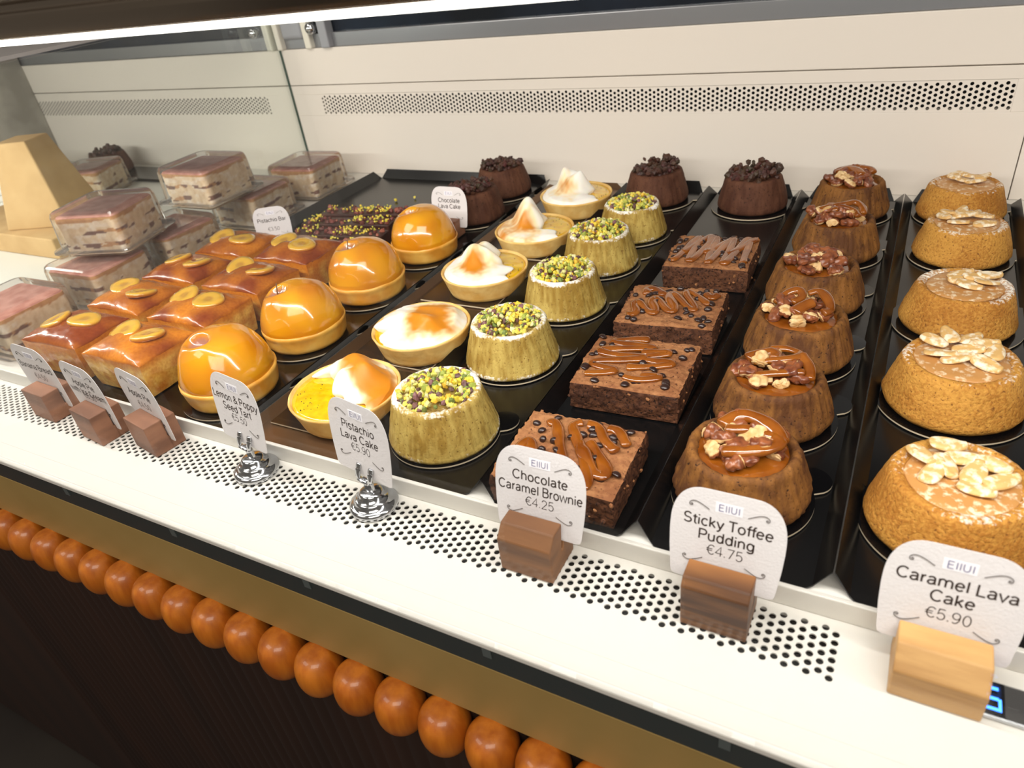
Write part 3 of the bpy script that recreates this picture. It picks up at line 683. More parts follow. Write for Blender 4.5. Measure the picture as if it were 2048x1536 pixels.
# ------------------------------------------------------------------ brownies
def brownie(i, x, y, rz, label, strokes, sx=.0815, sy=.070):
    o = thing('chocolate_caramel_brownie', label, 'brownie', (x, y, ZF + .0002), rz, 'chocolate caramel brownies')
    rnd = random.Random(900 + i); sd = i * 9.7; h = .0235; mb = MB(); nx, ny, nk = 64, 56, 16
    def P(u, v, w):
        X, Y, Zz = (u - .5) * sx, (v - .5) * sy, w * h
        e = min(u, 1 - u, v, 1 - v)
        d = .0010 * nz(X * 60 + sd, Y * 60, Zz * 60) + .0009 * nz(X * 210 + sd, Y * 210, Zz * 210) + .0006 * nz(X * 480, Y * 480 + sd, Zz * 480)
        bulge = 1 + .02 * math.sin(w * PI)
        n = Vector(((u - .5) * 2 if min(u, 1 - u) < 1e-6 else 0, (v - .5) * 2 if min(v, 1 - v) < 1e-6 else 0, 1 if w > .999 else 0))
        if w < .001: n = Vector((0, 0, 0))
        p = Vector((X * bulge, Y * bulge, Zz)) + n * d
        if w > .999: p.z += .0012 * nz(X * 40, Y * 40, sd) - (.0010 if e < .02 else 0)
        return p
    def side(a, b, f, mi):
        vs = [f(p / a, q / b) for p in range(a + 1) for q in range(b + 1)]
        fs = [(p * (b + 1) + q, (p + 1) * (b + 1) + q, (p + 1) * (b + 1) + q + 1, p * (b + 1) + q + 1) for p in range(a) for q in range(b)]
        mb.add(vs, fs, mi)
    side(nx, ny, lambda u, v: P(u, v, 1), 1)
    side(nx, nk, lambda u, w: P(u, 0, w), 0); side(nx, nk, lambda u, w: P(1 - u, 1, w), 0)
    side(ny, nk, lambda v, w: P(0, 1 - v, w), 0); side(ny, nk, lambda v, w: P(1, v, w), 0)
    side(2, 2, lambda u, v: P(v, u, 0), 0)
    # crumbs clinging to the broken edges
    for q in range(60):
        u = rnd.random(); e = rnd.choice([(u, 0), (u, 1), (0, u), (1, u)]); p = P(e[0], e[1], rnd.uniform(.15, 1)); lump(mb, p, rnd.uniform(.0008, .0018), rnd, mi=rnd.choice([0, 0, 1]))
    mb.obj('brownie_body', [MAT['brownie'], MAT['crust']], o)
    for q in range(38):
        v, f = ico(); cm = MB(); rr = rnd.uniform(.0026, .0038)
        lathe(cm, [(.0002, -.0008), (rr, -.0008), (rr * .95, .0004), (rr * .6, rr * .55), (.0002, rr * .75)], 12)
        px, py = rnd.uniform(-.46, .46) * sx, rnd.uniform(-.46, .46) * sy
        cm.obj('chocolate_chip', MAT['chip'], o, (px, py, h + .0012), (rnd.uniform(-.6, .6), rnd.uniform(-.6, .6), 0)).scale = (1, rnd.uniform(.7, 1.2), .8)
    dm = MB()
    for st in strokes:
        P_ = [Vector((px * sx, py * sy, h + .0017 + .0004 * nz(px * 9, py * 9, sd))) for px, py in st]
        drizzle(dm, P_, .0028, .0052, rnd, flat=.55, n=12)
    dm.obj('caramel_drizzle', MAT['sauce'], o)
    return o
def zig(a0, a1, b0, b1, n, skew, rnd):
    pts = []
    for k in range(n):
        t = k / (n - 1); A = a0 + (a1 - a0) * t
        pts.append((A + skew + rnd.uniform(-.02, .02), b1 + rnd.uniform(-.04, .04)) if k % 2 else (A + rnd.uniform(-.02, .02), b0 + rnd.uniform(-.04, .04)))
        pts.append((A + (skew if k % 2 else 0) + .05, (b1 if k % 2 else b0)))
    return pts
rb = random.Random(4)
STR = [
 [[(-.36, -.40), (-.40, -.05), (-.34, .05), (-.22, -.30), (-.08, -.46)], [(-.30, .30), (-.24, .38), (-.10, .05), (.05, -.25), (.22, -.46), (.30, -.40), (.16, -.12), (-.02, .22), (-.10, .36), (-.02, .42)], [(.04, .14), (.10, .02), (.26, -.20), (.34, -.28), (.38, -.20), (.24, .02), (.12, .16)], [(.02, .40), (.12, .42), (.22, .22), (.36, .10)], [(.20, .40), (.30, .40), (.42, .20)]],
 [[(-.40, -.34), (-.30, -.32), (-.10, -.22), (-.36, -.18), (-.42, -.10), (-.10, .00), (.12, .10), (-.30, .06), (-.42, .14), (-.10, .24), (.16, .32), (-.16, .30), (-.36, .32), (-.20, .42), (.02, .46)], [(-.04, -.30), (.10, -.34), (.32, -.22), (.10, -.24)], [(-.06, -.14), (.14, -.08), (.38, .06), (.12, .04), (.02, .10), (.30, .24), (.14, .22), (.0, .18)]],
 [[(-.40, -.36), (-.30, -.30), (-.40, -.06), (-.34, -.02), (-.18, -.26), (-.10, -.24), (-.24, .06), (-.16, .10), (.0, -.20), (.08, -.16), (-.10, .24), (-.02, .28), (.22, -.12), (.28, -.06), (.06, .34), (.14, .38), (.38, .06)], [(-.3, .20), (-.36, .34), (-.26, .38), (-.12, .22)], [(.30, .34), (.38, .22), (.42, .34)]],
 [zig(-.42, .40, -.36, .38, 9, .06, rb), zig(-.36, .34, -.10, .42, 6, .10, rb)],
]
LB = ['chocolate caramel brownie nearest the front, partly behind its price card', 'second caramel brownie from the front, broad diagonal caramel zigzag', 'third caramel brownie from the front, touching the second one', 'rearmost caramel brownie, fine caramel strings over the whole top']
for i, (x, y, rz) in enumerate([(-.1680, .3285, .03), (-.1620, .4445, .04), (-.1635, .5420, .06), (-.1590, .6620, .05)]):
    brownie(i, x, y, rz, LB[i], STR[i], sx=[.084, .083, .083, .080][i], sy=[.072, .074, .072, .076][i])

# ------------------------------------------------------------------ meringue tarts
def tart(i, x, y, label, ang, edge, toast, peak):
    o = thing('lemon_meringue_tart', label, 'tart', (x, y, ZF + .0018), 0, 'lemon meringue tarts')
    R = .0460; sd = i * 5.3; mb = MB()
    prof = dense([(.001, 0), (.0375, 0), (.0392, .001), (.0402, .004), (.0430, .013), (.0452, .0195), (.0458, .0212), (.0450, .0222), (.0437, .0215), (.0428, .0185), (.001, .0185)], .0018)
    lathe(mb, prof, 120, lambda th, r, z, k: (r + (.0004 * nz(math.cos(th) * 5 + sd, math.sin(th) * 5, z * 90) if r > .01 else 0), z + (.0004 * nz(math.cos(th) * 3 + sd, math.sin(th) * 3, 2) if z > .012 else 0)))
    mb.obj('tart_shell', MAT['shell'], o)
    cm = MB(); lathe(cm, dense([(.0005, .0178), (.0429, .0178), (.0427, .0200), (.032, .0208), (.0005, .0210)], .004), 72, lambda th, r, z, k: (r, z + (.0005 * nz(r * 150 * math.cos(th) + sd, r * 150 * math.sin(th), 1) if z > .0195 else 0)))
    co = cm.obj('lemon_curd', MAT['curd'], o)
    rnd = random.Random(i + 30); smb = MB()
    for q in range(70):
        a = rnd.random() * 6.28; r = .040 * rnd.random() ** .5; lump(smb, (r * math.cos(a), r * math.sin(a), .0209), .0005, rnd)
    so = smb.obj('poppy_seeds', MAT['seed'], co); so['kind'] = 'stuff'
    mr = MB(); Rm = .0428; zb = .0195; w_, hw, br = lin((252, 248, 240))[:3], lin((250, 226, 180))[:3], lin((214, 134, 24))[:3]
    def st(u, v):
        s = (u * 2 - 1) * Rm * .998; c = math.sqrt(max(1e-9, Rm * Rm - s * s))
        e = min(c, edge + .0055 * math.sin(s * 130 + i * 2) + .003 * math.sin(s * 310 + i))
        return s, -c + (e + c) * v, e < c - .0005, c
    def top(u, v):
        s, d, cut, c = st(u, v)
        q = peak; rim = min(1, v * 9) * min(1, (1 - abs(2 * u - 1)) * 7)
        hsw = math.exp(-abs((s - q[0]) / (q[3] * 1.16)) ** 3.6) * math.exp(-abs((d - q[1]) / (q[4] * 1.2)) ** 3.4) * q[2] * (.92 + .5 * nz(s * 45 + sd, d * 45, 11))
        h = (.0028 + .0045 * math.sin(PI * u) * math.sin(PI * min(1, v * 1.0) * .8)) + hsw
        tt = s * 230 + d * 120
        h += .0011 * math.sin(tt + 3 * nz(s * 60, d * 60, sd)) * min(1, hsw / .006) + .0008 * nz(s * 90 + sd, d * 90, 3)
        fall = 1.0
        if cut: fall = min(1, ((1 - v) * (Rm + edge)) / .011); fall = math.sqrt(max(0, 1 - (1 - fall) ** 2))
        else: fall = min(1, (1 - v) * 9)
        zz_ = zb + .0015 * rim + h * fall * (.25 + .75 * rim)
        over = (.0035 * math.sin(PI * fall) if cut else 0)
        d2 = d + over
        return Vector((d2 * math.cos(ang) - s * math.sin(ang), d2 * math.sin(ang) + s * math.cos(ang), zz_))
    def col(u, v, p):
        s, d, cut, c = st(u, v)
        t = toast(s / Rm, d / Rm, v) + .45 * nz(s * 55 + sd, d * 55, 8) + .2 * nz(s * 220, d * 220 + sd, 5)
        t = max(0, min(1, t)); t = t * t * (3 - 2 * t)
        if t < .5: k = t / .5; return tuple(w_[j] + (hw[j] - w_[j]) * k for j in range(3))
        k = (t - .5) / .5; return tuple(hw[j] + (br[j] - hw[j]) * k for j in range(3))
    grid_solid(mr, 64, 64, top, lambda u, v, p: Vector((p.x * .985, p.y * .985, zb)), 0, col)
    mr.obj('meringue', MAT['meringue'], o)
sm = lambda a, b, x: max(0, min(1, (x - a) / (b - a)))
TA = math.radians(-118); TB = math.radians(42); TC = math.radians(205)
TARTS = [(-.3720, .3430, TA, .003, lambda s, d, v: 1.15 * sm(-.02, -.35, d) * sm(-1.0, -.5, d) + .35 * sm(.1, -.1, d) * (s > .1), (-.004, -.010, .017, .021, .016)),
         (-.3700, .4520, TC, .034, lambda s, d, v: 1.1 * sm(.45, .0, d) * sm(-1.05, -.45, d) * sm(1.0, .5, abs(s)), (.006, .0, .0055, .026, .030)),
         (-.3735, .5780, TB, .016, lambda s, d, v: 1.2 * math.exp(-((s + .15) / .42) ** 2 - ((d + .30) / .38) ** 2) + .75 * math.exp(-((s - .62) / .3) ** 2 - ((d + .02) / .3) ** 2), (.012, .001, .017, .016, .014)),
         (-.3690, .6880, TB, .010, lambda s, d, v: .62 * sm(.2, -.5, d) + .5 * math.exp(-((s + .2) / .3) ** 2 - ((d + .2) / .25) ** 2), (.010, -.002, .024, .015, .012)),
         (-.3670, .8050, TB, .014, lambda s, d, v: .7 * math.exp(-((s + .1) / .5) ** 2 - ((d + .45) / .3) ** 2), (.008, .000, .026, .016, .013))]
LT = ['lemon meringue tart nearest the front, glossy yellow curd half showing beside white peak', 'second lemon meringue tart from the front, top fully covered and toasted orange', 'third lemon meringue tart from the front, toasted meringue with small ring swirl', 'fourth lemon meringue tart from the front, tall white peak beside yellow curd', 'rearmost lemon meringue tart, tall white peak near the back panel']
for i, (x, y, a, e, t, pk) in enumerate(TARTS): tart(i, x, y, LT[i], a, e, t, pk)
for i, (y0, y1) in enumerate([(.3080, .4080), (.4140, .5260), (.5330, .6440), (.6510, .7500), (.7560, .8600)]):
    mb = MB(); mb.box(-.0435, .0435, -(y1 - y0) / 2, (y1 - y0) / 2, 0, .0014)
    mb.m = [0] * 6; mb.m[0] = mb.m[1] = mb.m[2] = mb.m[3] = 1
    o = mb.obj('tart_card', [MAT['tartcard'], MAT['cardedge']], None, (-.3860, (y0 + y1) / 2, ZF + .0002))
    tag(o, 'dark brown rectangular card under the ' + ['front', 'second', 'third', 'fourth', 'rearmost'][i] + ' lemon meringue tart', 'cake card', 'dark cards under the meringue tarts')

# ------------------------------------------------------------------ domed apple pies
def apple_pie(i, x, y, label, s=1.0):
    o = thing('glazed_apple_pie', label, 'pie', (x, y, ZC), 0, 'glazed apple pies'); o.scale = (s,) * 3; sd = i * 7.7
    mb = MB()
    prof = dense([(.001, 0), (.0355, 0), (.0378, .0012), (.0390, .004), (.0402, .012), (.0408, .0155), (.0416, .0175), (.0414, .0196), (.0402, .0203), (.0380, .0190), (.001, .0190)], .0018)
    lathe(mb, prof, 112, lambda th, r, z, k: (r + (.0005 * nz(math.cos(th) * 4 + sd, math.sin(th) * 4, z * 80) if r > .01 else 0), z + (.0007 * nz(math.cos(th) * 3 + sd, math.sin(th) * 3, 2) if z > .012 else 0)))
    mb.obj('pie_crust', MAT['pieshell'], o)
    dm = MB(); hx, hy = [(-.0056, -.0125), (-.0110, -.0112), (-.0085, -.0100), (-.0110, -.0080)][i]
    prof = dense([tuple(p) for p in smoothpoly([Vector(q) for q in [(.0402, .0170), (.0404, .0195), (.0402, .0235), (.0385, .0315), (.0355, .0395), (.0310, .0470), (.0250, .0530), (.0175, .0568), (.0090, .0584), (.0004, .0588)]], 2)], .0016)
    n = 96; A, B, C, D = lin((228, 160, 24))[:3], lin((200, 120, 12))[:3], lin((160, 108, 90))[:3], lin((238, 178, 60))[:3]
    hc = Vector((hx, hy)); 
    def hole(px, py, z): return math.exp(-(((px - hx) / .0112) ** 2 + ((py - hy) / .0072) ** 2) ** 2) * (z > .035)
    def fn(th, r, z, k):
        px, py = r * math.cos(th), r * math.sin(th); g = .0014 * nz(math.cos(th) * 1.3 + sd, math.sin(th) * 1.3, z * 45)
        return max(.0003, r + (g if r > .003 else 0)), z + .0008 * nz(px * 70 + sd, py * 70, 3) - .0085 * hole(px, py, z)
    def col(p, th, k):
        t = max(0, min(1, .5 + .9 * nz(p[0] * 42 + sd, p[1] * 42, p[2] * 42))); c = tuple(A[j] + (B[j] - A[j]) * t for j in range(3))
        if p[2] < .0245: c = tuple(c[j] * .5 + B[j] * .5 for j in range(3))
        h = hole(p[0], p[1], p[2] + .006); 
        h = max(0, min(1, (h - .25) * 2.2)) if p[2] > .033 else 0
        return tuple(c[j] + (C[j] - c[j]) * h for j in range(3))
    lathe(dm, prof, n, fn, col=col)
    d = dm.obj('glazed_dome', MAT['dome'], o)
    if i in (1, 2):
        tm = MB(); tube(tm, [(hx, hy, .046), (hx + .0006, hy, .054), (hx + .002, hy + .001, .0625)], lambda t: .0009 - .0004 * t, 6); tm.obj('apple_stem', simple('apple_stem', (120, 84, 50), rough=.7), o)
LP = ['glazed domed apple pie nearest the front, behind the lemon tart price card', 'second glazed domed apple pie from the front, thin stem in its hollow', 'third glazed domed apple pie from the front, small dark hollow on top', 'rearmost glazed domed apple pie, in front of the dark chocolate bars']
for i, (x, y, s) in enumerate([(-.4995, .3360, 1.02), (-.4985, .4340, .99), (-.4980, .5370, 1.0), (-.4925, .6420, .96)]):
    apple_pie(i, x, y, LP[i], s)
    cake_board(x, y - .001, .62, 'black round cake board under the ' + ['front', 'second', 'third', 'rearmost'][i] + ' glazed apple pie', .97)

# ------------------------------------------------------------------ banana loaves
def loaf(i, x, y, label, dark, rz, sx=.080, sy=.061):
    o = thing('banana_bread', label, 'loaf cake', (x, y, ZF + .0002), rz, 'mini banana breads'); sd = i * 11.3
    mb = MB(); h0 = .036; n = 44; top = lin((206, 126, 30))[:3]; drk = lin((132, 58, 18))[:3]; crumb = lin((236, 192, 96))[:3]; cr2 = lin((200, 126, 44))[:3]
    def fn(u, v):
        a, b = u * 2 - 1, v * 2 - 1
        X = sx / 2 * math.copysign(1 - (1 - abs(a)) ** 1.25, a) * 1.0; Y = sy / 2 * math.copysign(1 - (1 - abs(b)) ** 1.25, b)
        k = (1 - abs(a) ** 4) * (1 - abs(b) ** 4)
        z = h0 - .0018 * (1 - k) + .0095 * max(0, (1 - a * a)) ** .8 * max(0, (1 - b * b)) ** .8 + .0016 * nz(X * 55 + sd, Y * 55, 1) + .0005 * nz(X * 200, Y * 200 + sd, 1)
        return Vector((X * 1.03, Y * 1.03, z))
    def col(u, v, p):
        t = max(0, min(1, .5 + 1.0 * nz(p.x * 38 + sd, p.y * 38, 4) + dark)); return tuple(top[j] + (drk[j] - top[j]) * t for j in range(3))
    vs = []; grid_solid(mb, n, n, fn, lambda u, v, p: Vector((p.x * .9, p.y * .9, 0)), 0, col)
    # finer side walls in crumb colour
    ring = [(k / n, 0) for k in range(n)] + [(1, k / n) for k in range(n)] + [(1 - k / n, 1) for k in range(n)] + [(0, 1 - k / n) for k in range(n)]
    vs = []; cs = []; K = 9
    for q in range(K + 1):
        w = q / K
        for (u, v) in ring:
            p = fn(u, v); s = 1.004 - .085 * w + .012 * math.sin(PI * w); dn = 1 + .012 * nz(p.x * 120 + sd, p.y * 120, w * 5)
            vs.append(Vector((p.x * s * dn, p.y * s * dn, p.z * (1 - w) * .985)))
            t = max(0, min(1, w * 5 - .6 * dark - .3)); cc = tuple(crumb[j] + (cr2[j] - crumb[j]) * max(0, min(1, .45 + 1.3 * nz(p.x * 90, p.y * 90 + sd, w * 4) + dark)) for j in range(3))
            cs.append(tuple(top[j] + (cc[j] - top[j]) * t for j in range(3)))
    L = len(ring); mb.add(vs, [(q * L + k, (q + 1) * L + k, (q + 1) * L + (k + 1) % L, q * L + (k + 1) % L) for q in range(K) for k in range(L)], 0, cs)
    mb.obj('loaf_body', MAT['loaf'], o)
    rnd = random.Random(i)
    for q in range(2):
        bm = MB(); c1, c2, c3 = lin((216, 168, 60))[:3], lin((184, 116, 32))[:3], lin((186, 136, 54))[:3]
        lathe(bm, [(.0004, -.002), (.0145, -.002), (.0155, 0), (.0148, .0022), (.0105, .0028), (.006, .0023), (.003, .0019), (.0004, .0020)], 36,
              lambda th, r, z, k: (r * (1 + .05 * math.sin(3 * th + i)), z + .0004 * nz(r * 200 * math.cos(th), r * 200 * math.sin(th), sd)),
              col=lambda p, th, k: (c2, c2, c2, c1, c1, c1, c3, c3)[k])
        bx = (-.017, .017)[q] + rnd.uniform(-.003, .003); by = rnd.uniform(-.005, .005)
        ob = bm.obj('banana_slice', MAT['banana'], o, (bx, by, h0 + .0086 - (bx / .045) ** 2 * .006), (rnd.uniform(-.05, .05) - by * 14, bx * 9.8 + rnd.uniform(-.05, .05), rnd.random() * 3))
LF = [(-.6080, .3320, .0, -.25, 'front right banana bread loaf, palest sides, behind the apple pie cards'), (-.6060, .4040, .02, -.05, 'second banana bread loaf in the right row, pale side and shiny glaze'), (-.6070, .4760, .0, .2, 'third banana bread loaf in the right row, beside an apple pie dome'), (-.6040, .5500, -.03, .35, 'rearmost banana bread loaf in the right row, in front of the chocolate bars'),
      (-.7060, .3330, .04, .45, 'front left banana bread loaf, darkest glaze, behind the banana bread card'), (-.7050, .4050, .0, .0, 'second banana bread loaf in the left row, beside the clear tiramisu boxes'), (-.7050, .4760, .03, .25, 'third banana bread loaf in the left row, red brown top'), (-.6990, .5480, .0, .1, 'rearmost banana bread loaf in the left row, before the bar price card')]
for i, (x, y, rz, dk, lb) in enumerate(LF): loaf(i, x, y, lb, dk, rz)

# ------------------------------------------------------------------ dark chocolate bars
LR = ['rearmost dark chocolate bar scattered with pistachio bits', 'second dark chocolate bar from the back, pistachio bits on top', 'third dark chocolate bar from the back, pistachio bits on top', 'front dark chocolate bar, nearest the banana loaves']
for i, (x, y, rz, L) in enumerate([(-.6330, .7080, .16, .128), (-.6320, .6720, .14, .132), (-.6180, .6370, .10, .130), (-.6020, .6030, .08, .112)]):
    o = thing('chocolate_bar', LR[i], 'chocolate bar', (x, y, ZF + .0002), rz, 'dark chocolate bars'); rnd = random.Random(i + 77)
    mb = MB(); mb.box(-L / 2, L / 2, -.0128, .0128, 0, .0205); bo = mb.obj('bar_body', MAT['rocky'], o, bevel=.002, seg=3)
    cm = MB(); pk = [lin((120, 62, 54))[:3], lin((150, 88, 70))[:3], lin((96, 48, 40))[:3]]
    for q in range(46): lump(cm, (rnd.uniform(-.48, .48) * L, rnd.uniform(-.0105, .0105), .0210), rnd.uniform(.002, .0045), rnd, rnd.choice(pk))
    cl = [rnd.uniform(-.45, .45) for _ in range(7)]
    for q in range(90): lump(cm, ((rnd.choice(cl) + rnd.gauss(0, .035)) * L, rnd.uniform(-.0115, .0115), .0240), rnd.uniform(.0009, .0018), rnd, rnd.choice(PALP[:3] + PALP[5:6]))
    cm.obj('nut_topping', MAT['crumbs'], o)['kind'] = 'stuff'
# crumbs left on the empty part of the wide tray
rnd = random.Random(5)
for k, (x, y) in enumerate([(-.652, .800), (-.628, .815), (-.585, .825), (-.560, .805)]):
    mb = MB(); lump(mb, (0, 0, .0013), .0024, rnd, PALP[(0, 1, 5, 4)[k]])
    tag(mb.obj('nut_crumb', MAT['crumbs'], None, (x, y, ZF + .0003)), ['leftmost nut crumb on the empty part of the wide tray', 'second nut crumb from the left on the empty tray area', 'yellow nut crumb third from the left on the empty tray area', 'greenish nut crumb nearest the chocolate cakes on the empty tray area'][k], 'crumb', 'stray nut crumbs')

# ------------------------------------------------------------------ tiramisu in clear boxes
def rrect(hx, hy, r, n=6):
    p = []
    for cx, cy, a0 in ((hx - r, hy - r, 0), (-hx + r, hy - r, PI / 2), (-hx + r, -hy + r, PI), (hx - r, -hy + r, 1.5 * PI)):
        for k in range(n + 1): a = a0 + PI / 2 * k / n; p.append((cx + r * math.cos(a), cy + r * math.sin(a)))
    return p
def loft(mb, rings, cap0=True, cap1=True, mi=0, cols=None):
    n = len(rings[0]); vs = [v for r in rings for v in r]; fs = []
    for k in range(len(rings) - 1):
        for i in range(n): j = (i + 1) % n; fs.append((k * n + i, k * n + j, (k + 1) * n + j, (k + 1) * n + i))
    if cap0: fs.append(tuple(reversed(range(n))))
    if cap1: fs.append(tuple((len(rings) - 1) * n + i for i in range(n)))
    mb.add(vs, fs, mi, cols, smooth=False)
def tiramisu(i, x, y, z, rz, where, tilt=(0, 0), top=True):
    sd = i * 3.7; g = 'clear tiramisu boxes'
    o = thing('clear_food_box', 'clear lidded plastic box, ' + where, 'food box', (x, y, z), rot=(tilt[0], tilt[1], rz), group=g); o.scale.z = 1.16
    m = MB(); R = lambda hx, hy, r, z_: [(a, b, z_) for a, b in rrect(hx, hy, r)]
    loft(m, [R(.043, .041, .008, 0), R(.0445, .0425, .008, .004), R(.0530, .0510, .010, .0052), R(.0530, .0510, .010, .0064), R(.0445, .0425, .008, .0060)], True, False); m.obj('box_base', MAT['lid'], o)
    m = MB(); loft(m, [R(.0530, .0510, .010, .0070), R(.0525, .0505, .010, .0082), R(.0460, .0440, .009, .0086), R(.0445, .0425, .009, .040), R(.0435, .0415, .010, .0440), R(.0415, .0395, .010, .0455)], False, True); m.obj('box_lid', MAT['lid'], o)
    t = thing('tiramisu_slice', 'tiramisu slice in the clear box ' + where, 'cake', (x, y, z), rot=(tilt[0], tilt[1], rz), group='tiramisu slices'); t.scale.z = 1.16
    m = MB(); cr, lt, br, gd = lin((244, 226, 192))[:3], lin((250, 240, 220))[:3], lin((118, 72, 52))[:3], lin((206, 156, 98))[:3]
    rings = []; cols = []; K = 26; base = rrect(.0405, .0385, .006, 5); dens = []
    for a, b in zip(base, base[1:] + base[:1]):
        L = math.hypot(b[0] - a[0], b[1] - a[1]); kk = max(1, int(L / .003)); dens += [(a[0] + (b[0] - a[0]) * q / kk, a[1] + (b[1] - a[1]) * q / kk) for q in range(kk)]
    for k in range(K + 1):
        zz_ = .0048 + .0335 * k / K; ring = []
        for (a, b) in dens:
            s = 1 + .02 * nz(a * 60 + sd, b * 60, zz_ * 90); ring.append((a * s, b * s, zz_))
            w = k / K + .10 * nz(a * 35 + sd, b * 35, 2) ; nn = nz(a * 90 + sd, b * 90, zz_ * 160)
            c = cr if nn < .15 else lt
            if (.10 < w < .24 or .52 < w < .63) and nn + 1.2 * nz(a * 25, b * 25 + sd, 5) > .02: c = br if nn > -.1 else gd
            elif w > .9: c = gd
            cols.append(c)
        rings.append(ring)
    loft(m, rings, True, True, 0, cols); m.obj('cream_layers', MAT['layers'], t)
    m = MB(); loft(m, [[(a * .985, b * .985, .0384) for a, b in dens], [(a * .96, b * .96, .0398) for a, b in dens]]); m.obj('cocoa_top', MAT['cocoa'], t)
BH = .0535
tiramisu(0, -.8350, .3450, ZD + .0003, .02, 'at the front of the bottom row')
tiramisu(1, -.8350, .4530, ZD + .0003, .05, 'second from the front in the bottom row')
tiramisu(2, -.8350, .5620, ZD + .0003, -.06, 'third from the front in the bottom row')
tiramisu(3, -.8350, .7050, ZD + .0003, .0, 'fourth in the bottom row, behind the bar card')
tiramisu(4, -.8340, .8250, ZD + .0003, .06, 'at the back of the bottom row')
tiramisu(5, -.8330, .4880, ZD + BH + .0015, .30, 'front box of the upper layer', (0, .0))
tiramisu(6, -.8350, .6420, ZD + BH + .0015, .02, 'rear box of the upper layer', (0, 0))
tiramisu(7, -1.290, .7600, ZD + .0003, .35, 'in the neighbouring case behind the divider')

# things in the neighbouring case
o = thing('chocolate_lava_cake', 'crumb topped chocolate cake in the neighbouring case behind the divider', 'cake', (-1.375, .855, ZD + .006), .5)
put('cake_body', cake_mesh('chocolate', 130), o); put('crumb_topping', crumb_topping(180), o)['kind'] = 'stuff'
m = MB(); m.box(-1.44, -1.18, .825, .893, ZD + .0003, ZD + .0055); tag(m.obj('tray', MAT['tray'], None, bevel=.002), 'black tray in the neighbouring case behind the divider', 'tray')
o = thing('kraft_paper_stand', 'tan kraft paper stand, tapering column on a low wide base, behind the glass divider', 'paper stand', (-1.17, .585, ZD + .0003))
m = MB(); m.box(-.150, .135, -.070, .045, 0, .030); m.obj('stand_base', MAT['kraft'], o, bevel=.002)
mb = MB(); loft(mb, [[(x * .052, y * .045, .030) for x, y in ((1, 1), (-1, 1), (-1, -1), (1, -1))], [(x * .026, y * .024, .148) for x, y in ((1, 1), (-1, 1), (-1, -1), (1, -1))]]); mb.obj('stand_column', MAT['kraft'], o, (.045, .0, 0), (0, 0, .35), bevel=.002)
for k in range(7):
    m = MB(); m.box(-.06, .06, -.06, .06, 0, .011); tag(m.obj('paper_tray', MAT['paperwhite'], None, (-1.49 + .002 * (k % 3), .690, ZD + .0005 + .0116 * k), (0, 0, .5), bevel=.002), 'white paper tray, ' + ['lowest', 'second', 'third', 'fourth', 'fifth', 'sixth', 'topmost'][k] + ' of the stack at far left', 'paper tray', 'stacked white paper trays')

